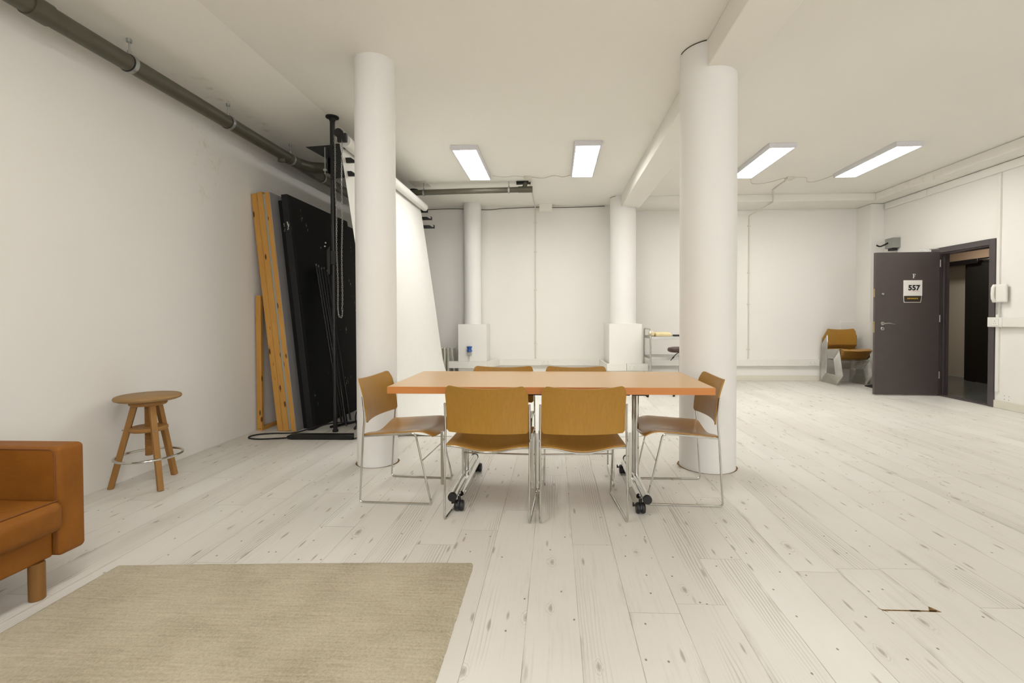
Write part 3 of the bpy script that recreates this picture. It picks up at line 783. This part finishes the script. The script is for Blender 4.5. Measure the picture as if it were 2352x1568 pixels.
dup(c0, (.165, 3.595, 0), R(180), 'oak chair on the far side of the table at right, only its back top showing')
sk = make_chair('oak and chrome chair at the very bottom of the stack by the door', 'stacked oak chairs by the door', False)
NS = 13; sx, sy = 4.87, 8.36
sk.location = (sx, sy, 0); sk.rotation_euler = (0, 0, PI)
for k in range(1, NS):
    lab = 'topmost oak and chrome chair of the stack by the door' if k == NS - 1 else 'oak and chrome chair in the middle of the stack by the door'
    dup(sk, (sx, sy - .0125 * k, .0132 * k), PI, lab)

# ------------------------------------------------------------------ table
tb = thing('folding_table', 'long beech-topped table on chrome castor legs among the chairs', 'table', (-.032, 3.115, 0))
TX, TY = .952, .394
e_ = .003
obj('tabletop', MB().box(-TX + e_, TX - e_, -TY + e_, TY - e_, .694, .735), M['beech'], tb, bevel=.001)
obj('edge_band', MB().box(-TX, TX, -TY, -TY + e_, .694, .7345).box(-TX, TX, TY - e_, TY, .694, .7345).box(-TX, -TX + e_, -TY + e_, TY - e_, .694, .7345).box(TX - e_, TX, -TY + e_, TY - e_, .694, .7345), M['beech_edge'], tb)  # separate strips only to keep the sides deeper than the paled top
obj('underframe', MB().box(-.50, .50, -.20, -.16, .655, .693).box(-.50, .50, .16, .20, .655, .693).box(-.60, -.50, -.28, .28, .668, .693).box(.50, .60, -.28, .28, .668, .693), M['blackmetal'], tb, bevel=.003)
obj('release_lever', MB().tube(fillet([(.56, -.05, .66), (.60, -.09, .655), (.62, -.14, .64)], .02), .007, 8).tube(fillet([(-.56, -.05, .66), (-.60, -.09, .655), (-.62, -.14, .64)], .02), .007, 8), M['blackmetal'], tb)
for s in (-1, 1):
    X = s * .565
    obj('leg_column', MB().tube([(X, -.045, .105), (X, -.045, .665)], .015, 18).tube([(X - s * .004, .03, .105), (X - s * .004, .03, .665)], .015, 18).box(X - .02, X + .02, -.07, .055, .64, .668), M['chrome'], tb)
    ft = obj('foot', MB().tube([(X, -.405, .092), (X, .38, .092)], .0235, 20).tube([(X - s * .036, -.33, .084), (X - s * .036, .30, .084)], .016, 14).box(min(X, X - s * .036), max(X, X - s * .036), -.07, .06, .078, .104), M['chrome'], tb)
    for e in (-1, 1):
        yy = -.405 if e < 0 else .38
        obj('end_cap', MB().lathe([(0, 0), (.0245, 0), (.026, .004), (.026, .02), (0, .02)] if e < 0 else [(0, -.02), (.026, -.02), (.026, -.004), (.0245, 0), (0, 0)], (X, yy + e * .012, .092), 20, 'Y'), M['plasticblack'], ft)
        cx_, cy_ = X - s * .034, yy + (.03 if e < 0 else -.06)
        w = MB()
        for q in (-1, 1): w.lathe([(0, -.013), (.027, -.013), (.032, -.005), (.032, .005), (.027, .013), (0, .013)], (cx_ + q * .0135, cy_, .0322), 24, 'X')
        w.prism([(cy_ + .034 * math.cos(a), .034 + .034 * math.sin(a)) for a in [i * PI / 10 for i in range(11)]], cx_ - .004, cx_ + .004, 'YZ')
        w.cyl((cx_, cy_, .05), .010, 0, .036, 10)
        w.box(cx_ - .040, cx_ - .020, cy_ - .008, cy_ + .008, .044, .050).box(cx_ - .045, cx_ - .037, cy_ - .008, cy_ + .008, .042, .062)
        obj('castor', w, M['plasticblack'], ft)

# ------------------------------------------------------------------ screw stool by the left wall
st_ = thing('screw_stool', 'three-legged wooden screw stool with a chrome foot ring by the left wall', 'stool', (-2.785, 3.10, 0), R(0))
obj('seat', MB().lathe([(0, .582), (.165, .582), (.183, .590), (.188, .600), (.183, .611), (.172, .616), (0, .617)], seg=56), M['stooltop'], st_)
obj('collar', MB().lathe([(0, .548), (.098, .548), (.106, .556), (.106, .570), (.100, .5815), (0, .5815)], seg=40), M['stoolwood'], st_)
obj('lower_disc', MB().lathe([(0, .372), (.102, .372), (.108, .380), (.108, .394), (.103, .400), (0, .400)], seg=40), M['stoolwood'], st_)
prof = [(0, .20)]
z = .20
while z < .545: prof += [(.019, z), (.0235, z + .004)]; z += .008
prof += [(.019, .547), (0, .547)]
obj('threaded_post', MB().lathe(prof, seg=24), M['stoolwood'], st_, angle=20)
for fx, fy in ((-.178, -.105), (.187, -.125), (.015, .195)):
    a = Vector((fx, fy, 0)); d = a.normalized()
    top = Vector((d.x * .075, d.y * .075, .548))
    obj('leg', MB().tube([a, top], .0245, 4, rr=[.0225, .0245], up=(d.x, d.y, 0)), M['stoolwood'], st_, bevel=.003)
    k = 1 - .385 / .548; m = a.lerp(top, .385 / .548)
    obj('leg_bolt', MB().cyl((m.x + d.x * .024, m.y + d.y * .024, m.z), .006, -.003, .003, 10), M['zinc'], st_)
rr_ = .186
obj('foot_ring', MB().tube([(rr_ * math.cos(i * PI / 28), rr_ * math.sin(i * PI / 28), .200) for i in range(56)], .0085, 10, closed=True), M['chrome'], st_)

# ------------------------------------------------------------------ rug
rg = MB(); nx, ny = 150, 210
rx0, rx1, ry0, ry1 = -2.012, -.372, -.25, 2.15
from mathutils import noise as mn
def rz_(x, y):
    return .0105 + .0022 * mn.noise(Vector((x * 55, y * 55, 0))) + .0015 * mn.noise(Vector((x * 4, y * 95, 3))) + .001 * mn.noise(Vector((x * 6, y * 6, 9)))
vs = []; fs = []
for j in range(ny + 1):
    for i in range(nx + 1):
        u, v = i / nx, j / ny
        far = ry1 - .085 * (1 - u) ** 1.3
        x = rx0 + (rx1 - rx0) * u; y = ry0 + (far - ry0) * v
        edge = min(i, nx - i, j, ny - j)
        if edge == 0:
            x += .004 * mn.noise(Vector((x * 30, y * 30, 5))) + (.003 if i == 0 else 0); y += .004 * mn.noise(Vector((x * 30, y * 30, 8)))
        cr_ = .03
        dx, dy = (rx1 - x), (far - y)
        if dx < cr_ and dy < cr_:
            k = math.hypot(cr_ - dx, cr_ - dy)
            if k > cr_: x = rx1 - cr_ + (cr_ - dx) * cr_ / k; y = far - cr_ + (cr_ - dy) * cr_ / k
        z = .001 if edge == 0 else (rz_(x, y) * (.75 if edge == 1 else 1))
        vs.append((x, y, z))
for j in range(ny):
    for i in range(nx):
        a = j * (nx + 1) + i; fs.append((a, a + 1, a + nx + 2, a + nx + 1))
fs.append(tuple([i for i in range(nx + 1)] + [j * (nx + 1) + nx for j in range(1, ny + 1)] + [ny * (nx + 1) + i for i in range(nx - 1, -1, -1)] + [j * (nx + 1) for j in range(ny - 1, 0, -1)])[::-1])
cx_, cy_ = -1.19, .95
rg.add([(x - cx_, y - cy_, z) for x, y, z in vs], fs)
tag(obj('rug', rg, M['rug'], loc=(cx_, cy_, 0), angle=60), 'beige wool rug on the white boards beside the leather sofa', 'rug')

# ------------------------------------------------------------------ sofa
sf = thing('leather_sofa', 'tan leather sofa with wooden legs along the left wall', 'sofa', (-2.53, .85, 0))
fx = .465; y1 = 1.125; y0 = -1.125       # front face (local +X), ends (local Y)
def cush(name, a, mat='leather', **k):
    return obj(name, MB().cushion(*a, **k), M[mat], sf, angle=80)
a1 = cush('armrest', (-.46, fx, y1 - .115, y1, .145, .606), r=.022)
a2 = cush('armrest', (-.46, fx, y0, y0 + .115, .145, .606), r=.022)
for a_, yy, s in ((a1, y1 - .115, 1), (a2, y0 + .115, -1)):
    pth = fillet([(fx - .016, yy + s * .0005, .16), (fx - .016, yy + s * .0005, .596), (-.40, yy + s * .0005, .602)], .03)
    obj('piping', MB().tube(pth, .0028, 6), M['seam'], a_)
cush('base', (-.46, fx - .025, y0 + .116, y1 - .116, .15, .262), r=.012)
ym = 0.0
for ya, yb in ((ym + .003, y1 - .118), (y0 + .118, ym - .003)):
    c = cush('seat_cushion', (-.24, fx + .035, ya, yb, .263, .392), r=.035, bulge=.022)
    p_ = [(fx + .022, ya + .02, .386), (fx + .022, yb - .02, .386)]
    obj('piping', MB().tube([(fx + .016, ya + .02 + (yb - ya - .04) * i / 12, .3925 + .003 * math.sin(PI * i / 12)) for i in range(13)], .0026, 6), M['seam'], c)
cush('back_frame', (-.46, -.33, y0 + .116, y1 - .116, .263, .60), r=.02)
for ya, yb in ((ym + .003, y1 - .118), (y0 + .118, ym - .003)):
    c = cush('back_cushion', (-.325, -.17, ya, yb, .412, .76), r=.05, bulge=.0)
for lx, ly in ((.425, .955), (-.38, .955), (.425, -.955), (-.38, -.955)):
    obj('leg', MB().cyl((lx, ly, 0), .0265, 0, .151, 24, ch=.003), M['legwood'], sf)

# ------------------------------------------------------------------ scenery flats leaning on the left wall
def flat_frame(y_, L_, h_, th, parts, label, group=None, name='scenery_flat', xb=0.0, lean=0.0, cat='scenery flat', front_y=4.58):
    """leaning panel: near edge at y_, bottom near-left corner at x=xb on the floor, leaning towards -X"""
    t_ = thing(name, label, cat, (xb, y_, .0), 0, group)
    t_.rotation_euler = (0, -lean, 0)
    return t_
LA = math.atan(.246 / 2.37)
s_lift = .155 * math.sin(LA)
def leaning(xb, y_, label, group=None, name='scenery_flat'):
    t_ = thing(name, label, 'scenery flat', (xb, y_, 0), 0, group); t_.rotation_euler = (0, -LA, 0); return t_
def lift(x): return x * math.sin(0) 
# flats are tilted as a block: bottom corners rest on the floor at their left arris
A = leaning(-2.773, 4.58, 'pine-framed scenery flat touching the left wall, two timber edges showing')
obj('timber_stud', MB().box(0, .057, 0, .09, 0, 2.385), M['pine'], A, bevel=.003)
obj('panel', MB().box(.006, .054, .09, 1.20, .0, 2.38), M['pine'], A)
B_ = leaning(-2.711, 4.575, 'pine scenery flat with a grey plywood skin, second from the left wall')
obj('timber_stud', MB().box(0, .058, 0, .09, .0, 2.40), M['pine'], B_, bevel=.003)
obj('plywood_skin', MB().box(.059, .083, .005, 1.20, .0, 2.375), M['plyedge'], B_, bevel=.001)
C_ = leaning(-2.626, 4.57, 'pine-edged flat with a lilac-grey painted face, beside the black flats')
obj('timber_stud', MB().box(0, .046, 0, .09, .0, 2.395), M['pine'], C_, bevel=.003)
obj('painted_face', MB().box(.0465, .0525, .001, 1.22, .0, 2.395), M['lilac'], C_)
D_ = leaning(-2.571, 4.70, 'narrow black scenery flat leaning between the lilac flat and the large black one')
obj('frame', MB().box(0, .075, 0, 1.4, 0, 2.345), M['blackflat'], D_, bevel=.003)
E_ = leaning(-2.490, 4.62, 'large chipped black scenery flat leaning behind the black support pole')
obj('edge_timber', MB().box(0, .063, 0, .05, 0, 2.385), M['darkflat'], E_, bevel=.004)
obj('painted_face', MB().box(.012, .062, .05, 1.38, 0, 2.385), M['blackflat'], E_, bevel=.002)
F_ = leaning(-2.490, 6.02, 'black scenery flat at the far end of the row, lower than the large one')
obj('painted_face', MB().box(.0, .05, 0, 1.3, 0, 2.33), M['blackflat'], F_, bevel=.002)
G_ = thing('timber_frame', 'pale pine frame standing upright against the left wall behind the leaning flats', 'timber frame', (-2.998, 4.60, 0))
obj('stud', MB().box(0, .052, 0, .035, 0, 1.36), M['pine'], G_, bevel=.002)
obj('bottom_rail', MB().box(.012, .052, .036, 1.1, 0, .035), M['pine'], G_, bevel=.002)
b = MB()
for dx in (.016, .036): b.cyl((dx, -.0005, .02), .004, -.001, .001, 8, 'Y')
obj('screw', b, M['ink'], G_)

# black poles leaning on the large black flat
tops = [(717, 612, 772, 968), (723, 614, 776, 972), (729, 616, 780, 960), (735, 613, 786, 985), (742, 616, 790, 958)]
nP = 0
for (tx, ty, bx_, by_), zt, yt, yb, xb in zip(tops, (1.70, 1.69, 1.67, 1.68, 1.66), (5.00, 5.05, 5.11, 5.17, 5.24), (4.95, 4.99, 5.03, 4.80, 5.08), (-2.29, -2.28, -2.27, -2.17, -2.25)):
    xt = -2.490 + .068 - zt * math.tan(LA) + .022
    t_ = thing('light_stand_pole', 'thin black pole leaning against the large black flat', 'pole', (xb, yb, 0), 0, 'thin black poles leaning on the black flat')
    e = Vector((xt - xb, yt - yb, zt))
    obj('tube', MB().tube([(0, 0, .006), e], .009, 10), M['blackmetal'], t_)
    obj('tip', MB().tube([e, e * 1.012], .006, 8), M['steel'], t_)
    obj('clamp', MB().tube([e * .54, e * .56], .015, 10), M['plasticblack'], t_)

# ------------------------------------------------------------------ backdrop supports, roll and paper
SP = thing('support_pole', 'black floor-to-ceiling pole holding the near end of the backdrop roll', 'support pole', (-2.185, 4.585, 0))
obj('pole_tube', MB().tube([(0, 0, .01), (0, 0, 1.55)], .020, 20).tube([(0, 0, 1.5), (0, 0, H - .02)], .0235, 20), M['blackmetal'], SP)
obj('ceiling_flange', MB().lathe([(0, -.045), (.026, -.045), (.034, -.02), (.062, -.012), (.062, 0), (0, 0)], (0, 0, H), 28), M['rubber'], SP)
obj('floor_pad', MB().lathe([(0, 0), (.028, 0), (.028, .02), (0, .02)], seg=24), M['rubber'], SP)
lv = obj('clamp_lever', MB().prism([(-.03, 1.56), (-.045, 1.60), (-.05, 1.80), (-.02, 1.84), (-.018, 1.56)], -.045, -.02, 'XZ').box(-.03, .03, -.03, .03, 1.66, 1.80), M['blackmetal'], SP, bevel=.004)
obj('rivet', MB().cyl((-.062, -.05, 1.838), .008, -.004, .004, 12, 'Y').cyl((-.055, -.05, 1.872), .007, -.004, .004, 12, 'Y'), M['steel'], lv)
hb = obj('hook_bracket', MB().box(.0, .05, -.05, -.028, 2.50, 2.83).box(-.04, -.026, -.05, .03, 2.56, 2.80).box(.055, .14, -.07, -.05, 2.50, 2.83), M['blackmetal'], SP, bevel=.003)
obj('gusset', MB().prism([(-.255, 2.815), (.08, 2.835), (.08, 2.72), (-.05, 2.70)], -.038, -.030, 'XZ'), M['blackmetal'], hb)
def hook(x0, x1, z, y):
    hp = [(x0, z - .02), (x1, z - .02), (x1, z + .028), (x1 - .012, z + .034), (x1 - .03, z + .03), (x1 - .012, z + .018), (x1 - .018, z + .002), (x1 - .035, z + .002), (x1 - .075, z + .03), (x0, z + .03)]
    return MB().prism(hp, y - .012, y + .012, 'XZ')
for z, x1 in ((2.80, .215), (2.665, .285), (2.535, .29)):
    obj('hook', hook(.02, x1, z, -.055), M['blackmetal'], hb, bevel=.002)
obj('threaded_rod', MB().tube([(-.048, -.06, 2.54), (-.048, -.06, 2.80)], .005, 8), M['zinc'], hb)
obj('wing_nut', MB().box(-.065, -.03, -.066, -.052, 2.57, 2.59), M['zinc'], hb, bevel=.002)
SF = thing('support_pole', 'black floor-to-ceiling pole holding the far end of the backdrop roll', 'support pole', (-2.175, 7.26, 0))
obj('pole_tube', MB().tube([(0, 0, .01), (0, 0, H - .02)], .021, 18), M['blackmetal'], SF)
obj('ceiling_flange', MB().lathe([(0, -.045), (.026, -.045), (.034, -.02), (.062, -.012), (.062, 0), (0, 0)], (0, 0, H), 24), M['rubber'], SF)
obj('floor_pad', MB().lathe([(0, 0), (.045, 0), (.045, .012), (.028, .03), (0, .03)], seg=24), M['rubber'], SF)
HX = .035
hb2 = obj('hook_bracket', MB().box(.0, .06, -.012, .012, 2.46, 2.84), M['blackmetal'], SF, bevel=.003)
for z, x1 in ((2.78, .18), (2.665, .245), (2.535, .285)):
    obj('hook', hook(.02, x1 + HX, z, 0), M['blackmetal'], hb2, bevel=.002)

PB = thing('paper_backdrop', 'white seamless paper sweeping from its roll down across the floor behind the table', 'paper backdrop', (-1.99, 4.42, 0))
RZ = 2.822; RL = 2.76
rl = obj('roll', MB().lathe([(0, 0), (.026, 0), (.026, .003), (.056, .003), (.056, RL - .003), (.026, RL - .003), (.026, RL), (0, RL)], (0, 0, RZ), 40, 'Y'), M['paper'], PB)
obj('roll_end', MB().lathe([(0, 0), (.03, 0), (.03, .03), (0, .03)], (0, RL, RZ), 24, 'Y'), M['plasticblack'], PB)
# sheet profile in (X, Z), swept along Y
prof = [(-.0575, RZ), (-.054, 2.78), (-.040, 2.70), (.020, 2.30), (.085, 1.85), (.170, 1.25), (.222, .85), (.266, .55), (.315, .33), (.39, .17), (.50, .07), (.64, .022), (.80, .006), (1.1, .002), (1.6, .002), (2.2, .002), (2.62, .002), (2.78, .003), (2.845, .006), (2.885, .018)]
pp_ = []
P = [Vector((x, 0, z)) for x, z in prof]
for i in range(len(P) - 1):
    p0, p1, p2, p3 = P[max(i - 1, 0)], P[i], P[i + 1], P[min(i + 2, len(P) - 1)]
    for k in range(5):
        s_ = k / 5
        q = .5 * ((2 * p1) + (p2 - p0) * s_ + (2 * p0 - 5 * p1 + 4 * p2 - p3) * s_ ** 2 + (3 * p1 - p0 - 3 * p2 + p3) * s_ ** 3)
        pp_.append((q.x, max(q.z, .0015)))
pp_.append(prof[-1])
nP_ = len(pp_) - 1
def sheet(u, v, k):
    i = u * nP_; a = int(min(i, nP_ - 1)); x, z = pp_[a][0] + (pp_[a + 1][0] - pp_[a][0]) * (i - a), pp_[a][1] + (pp_[a + 1][1] - pp_[a][1]) * (i - a)
    ya, yb = .02, RL - .02
    d = max(0, (x - 2.65) / .235)      # corners of the loose end are rounded back a little
    ya += .08 * d ** 3 ; yb -= .08 * d ** 3
    ya += .04 * max(0, min(1, (x - 1.0) / 1.8)) 
    y = ya + (yb - ya) * v
    return (x + (.0008 if k and z > .2 else 0), y, z + (.0008 if k else 0))
obj('sheet', MB().shell(lambda u, v: sheet(u, v, 1), lambda u, v: sheet(u, v, 0), nP_, 8), M['paper'], PB, angle=80)
dr = obj('chain_drive', MB().lathe([(0, -.022), (.038, -.022), (.042, -.016), (.030, -.008), (.030, .0), (.042, .008), (.038, .014), (0, .014)], (-.045, -.02, 2.885), 12, 'Y').box(-.055, .03, -.035, -.005, 2.80, 2.88), M['plasticblack'], PB)
# endless chain
cp = []
pa, pb = Vector((-.083, -.03, 2.86)), Vector((-.012, -.03, 2.86))
ba, bb = Vector((-.062, -.03, 1.20)), Vector((-.024, -.03, 1.26))
N_ = 82
for i in range(N_): cp.append(pa.lerp(ba, i / N_) + Vector((.003 * math.sin(i * .21), 0, 0)))
for q in ((-.060, -.03, 1.17), (-.052, -.03, 1.145), (-.034, -.03, 1.138), (-.024, -.03, 1.16), (-.022, -.03, 1.20), (-.026, -.03, 1.23)): cp.append(Vector(q))
for i in range(N_ - 4): cp.append(bb.lerp(pb, i / (N_ - 4)) + Vector((.003 * math.sin(i * .17 + 1), 0, 0)))
b = MB()
for i in range(len(cp) - 1):
    a, c = cp[i], cp[i + 1]; d = (c - a); m = (a + c) / 2; dn = d.normalized()
    sd = Vector((1, 0, 0)) if i % 2 == 0 else Vector((0, 1, 0))
    sd = (sd - dn * sd.dot(dn)).normalized(); hl = max(d.length * .68, .008); w_ = .0062
    ring = [m + dn * hl * math.cos(t0) + sd * w_ * math.sin(t0) for t0 in [j * PI / 4 for j in range(8)]]
    b.tube(ring, .0019, 4, closed=True)
obj('chain', b, M['zinc'], dr, angle=80)

# ------------------------------------------------------------------ black bar and cables on the floor
fb = thing('floor_bar', 'long flat-sided black bar with a cable lying at the foot of the black pole', 'power bar', (-2.18, 4.30, 0), R(1.5))
obj('body', MB().box(-.285, .295, -.03, .03, .002, .050), M['blackmetal'], fb, bevel=.003)
obj('end_piece', MB().prism([(-.315, .022), (-.318, .034), (-.285, .049), (-.285, .006), (-.315, .006), (-.30, .016)], -.025, .025, 'XZ').prism([(.295, .004), (.335, .014), (.30, .001)], -.025, .025, 'XZ'), M['rubber'], fb)
cable('black cable looping on the floor from the bar to the leaning flats', [(-2.49, 4.30, .012), (-2.60, 4.28, .008), (-2.76, 4.255, .007), (-2.87, 4.285, .007), (-2.905, 4.36, .007), (-2.86, 4.43, .007), (-2.74, 4.47, .007), (-2.56, 4.50, .007), (-2.42, 4.535, .04), (-2.36, 4.62, .05), (-2.25, 4.70, .06), (-2.05, 4.74, .06), (-1.86, 4.75, .03)], .007, 'rubber')
cable('black cable curling on the floor behind the left column', [(-1.74, 4.60, .008), (-1.83, 4.55, .008), (-1.95, 4.60, .03), (-2.02, 4.68, .12), (-2.01, 4.74, .20), (-1.93, 4.78, .21), (-1.80, 4.80, .16), (-1.72, 4.82, .05)], .007, 'rubber')
for (xa, ya, xb, yb, lab) in ((-2.30, 4.72, -2.14, 4.98, 'short black tube lying on the floor left behind the support pole'), (-2.02, 4.66, -2.10, 5.0, 'short black tube lying on the floor right behind the support pole')):
    o = obj('short_tube', MB().tube([(0, 0, .014), (xb - xa, yb - ya, .014)], .013, 12), M['blackmetal'], loc=(xa, ya, 0)); tag(o, lab, 'tube')

# ------------------------------------------------------------------ radiator in the far left corner
rd = thing('radiator', 'cream column radiator on the far wall beside the paper backdrop', 'radiator', (-1.98, 8.33, 0))
for i in range(8):
    x = -.36 + i * .065
    b = MB()
    for yy in (-.055, 0, .055): b.tube([(x, yy, .10), (x, yy, .55)], .019, 10)
    for z in (.10, .57): b.tube(fillet([(x, -.055, z - .03 if z > .3 else z + .03), (x, -.055, z), (x, .055, z), (x, .055, z - .03 if z > .3 else z + .03)], .03), .019, 10)
    obj('section', b, M['radiator'], rd)
obj('valve', MB().tube([(.14, 0, .12), (.17, 0, .12), (.17, 0, .0)], .009, 8).cyl((.17, 0, .12), .018, 0, .05, 12), M['steel'], rd)
lb = thing('leaning_board', 'pale board leaning beside the radiator against the boxed column base', 'board', (-1.735, 8.14, 0)); lb.rotation_euler = (0, R(-5), 0)
obj('board', MB().box(-.008, .008, 0, .26, .0, .585), M['radiator'], lb, bevel=.002)

# ------------------------------------------------------------------ steel trolley and padded stool behind the thick column
tl = thing('steel_trolley', 'steel three-shelf trolley by the far wall, half hidden by the thick column', 'trolley', (1.475, 7.28, 0))
TW, TD = .80, .50
for s, x in ((0, 0.0), (1, TW)):
    pth = fillet([(x, 0, .07), (x, 0, .86), (x, .05, .945), (x, TD, .945), (x, TD, .07)], [0, .05, .05, .05, 0])
    obj('side_frame', MB().tube(pth, .0125, 12), M['chrome'], tl)
for z in (.82, .505, .20):
    b = MB().box(.014, TW - .014, .0, TD, z, z + .004)
    b.box(.014, TW - .014, -.010, -.004, z - .030, z + .012).box(.014, TW - .014, TD + .004, TD + .010, z - .03, z + .012).box(-.004, .004, .014, TD - .014, z - .024, z + .012).box(TW - .004, TW + .004, .014, TD - .014, z - .024, z + .012)
    obj('shelf', b, M['steel'], tl, bevel=.001)
for x in (0, TW):
    for y in (0, TD):
        obj('castor', MB().lathe([(0, -.011), (.03, -.011), (.034, -.006), (.034, .006), (.03, .011), (0, .011)], (x, y, .034), 18, 'X').tube([(x, y, .06), (x, y, .09)], .010, 10), M['rubber'], tl)
cl_ = MB().cushion(-.115, .13, -.11, .11, 0, .060, .02, .012)
o = obj('folded_cloth', cl_, M['cream'], loc=(1.69, 7.48, .8245), angle=80); tag(o, 'cream folded cloth on the top shelf of the steel trolley', 'cloth')
o = obj('cloth_bundle', MB().cushion(-.035, .035, -.09, .09, 0, .075, .025, .01), M['cream'], loc=(1.533, 7.50, .8245), angle=80); tag(o, 'small cream cloth bundle at the left end of the trolley top', 'cloth')
o = obj('black_tray', MB().box(-.18, .13, -.10, .10, 0, .028), M['plasticblack'], loc=(2.06, 7.46, .8245), bevel=.004); tag(o, 'flat black box on the trolley top beside the thick column', 'box')
ps = thing('padded_stool', 'brown padded stool on a chrome post, peeping out beside the thick column', 'stool', (1.835, 6.92, 0))
obj('seat_pad', MB().lathe([(0, .62), (.15, .62), (.178, .632), (.185, .655), (.176, .68), (.13, .692), (0, .695)], seg=40), M['brownleather'], ps)
obj('gas_post', MB().cyl((0, 0, 0), .022, .40, .62, 18).cyl((0, 0, 0), .030, .10, .42, 18), M['chrome'], ps)
obj('lever', MB().tube([(-.02, 0, .615), (-.07, -.02, .59), (-.15, -.03, .50)], .006, 8).tube([(-.10, -.026, .555), (-.125, -.028, .53)], .011, 8), M['plasticblack'], ps)
b = MB()
for i in range(5):
    a = i * 2 * PI / 5 + .3
    b.tube([(0, 0, .12), (.24 * math.cos(a), .24 * math.sin(a), .065)], .016, 8, rr=[.02, .013])
obj('star_base', b, M['chrome'], ps)
for i in range(5):
    a = i * 2 * PI / 5 + .3
    obj('castor', MB().lathe([(0, -.012), (.022, -.012), (.026, -.006), (.026, .006), (.022, .012), (0, .012)], (.24 * math.cos(a), .24 * math.sin(a), .026), 16, 'X').cyl((.24 * math.cos(a), .24 * math.sin(a), .05), .007, -.01, .015, 8), M['plasticblack'], ps)

# ------------------------------------------------------------------ damaged board joint at lower right
tag(obj('board_gap', MB().box(-.115, .09, -.003, .003, .0002, .0012).prism([(.06, -.004), (.082, .030), (.105, -.004)], .0002, .0012, 'XY').prism([(-.125, .012), (-.10, -.012), (-.112, .004)], .0002, .0012, 'XY').box(-.01, .03, -.005, .004, .0002, .0012), M['dirt'], loc=(1.388, 1.868, 0)), 'brown broken gap where two floor boards meet, right foreground', 'floor gap')

# ------------------------------------------------------------------ lights
def area(name, loc, rot, sx_, sy_, energy, col):
    l = bpy.data.lights.new(name, 'AREA'); l.shape = 'RECTANGLE'; l.size = sx_; l.size_y = sy_; l.energy = energy; l.color = col
    o = bpy.data.objects.new(name, l); COL.objects.link(o); o.location = loc; o.rotation_euler = rot; return o
for k, (a, b_) in enumerate(WX):
    area('window_daylight', ((a + b_) / 2, YF + .02, (WZ[0] + WZ[1]) / 2), (R(90), 0, 0), b_ - a - .1, WZ[1] - WZ[0] - .1, 56, (.97, .98, 1.0))  # fill lamps added just inside the assumed rear windows
area('corridor_lamp', (6.5, 8.1, 2.45), (0, 0, 0), .3, .6, 16, (1, .9, .78))  # unseen lamp added to light the corridor

wd = bpy.data.worlds.new('World'); scene.world = wd; wd.use_nodes = True
bg = wd.node_tree.nodes['Background']; bg.inputs[0].default_value = (.8, .88, 1, 1); bg.inputs[1].default_value = .6

# ------------------------------------------------------------------ camera
F_PX = 1080.0; TH = R(2.5); PT = R(1.0); RO = .0025
PX = 1273 - F_PX * math.tan(TH) / math.cos(PT); PY = 726 + F_PX * math.tan(PT)
cam = bpy.data.cameras.new('Camera'); co = bpy.data.objects.new('Camera', cam); COL.objects.link(co)
cam.sensor_fit = 'HORIZONTAL'; cam.sensor_width = 36; cam.lens = F_PX / 2352 * 36
cam.shift_x = (1176 - PX) / 2352; cam.shift_y = (PY - 784) / 2352
cam.clip_start = .05; cam.clip_end = 60
m = Matrix.Rotation(TH, 4, 'Z') @ Matrix.Rotation(R(90) - PT, 4, 'X') @ Matrix.Rotation(-RO, 4, 'Z')
co.matrix_world = Matrix.Translation((0, 0, 1.147)) @ m
scene.camera = co

vs_ = scene.view_settings
vs_.view_transform = 'Standard'; vs_.look = 'None'; vs_.gamma = 1; vs_.use_curve_mapping = False; vs_.exposure = 0.08
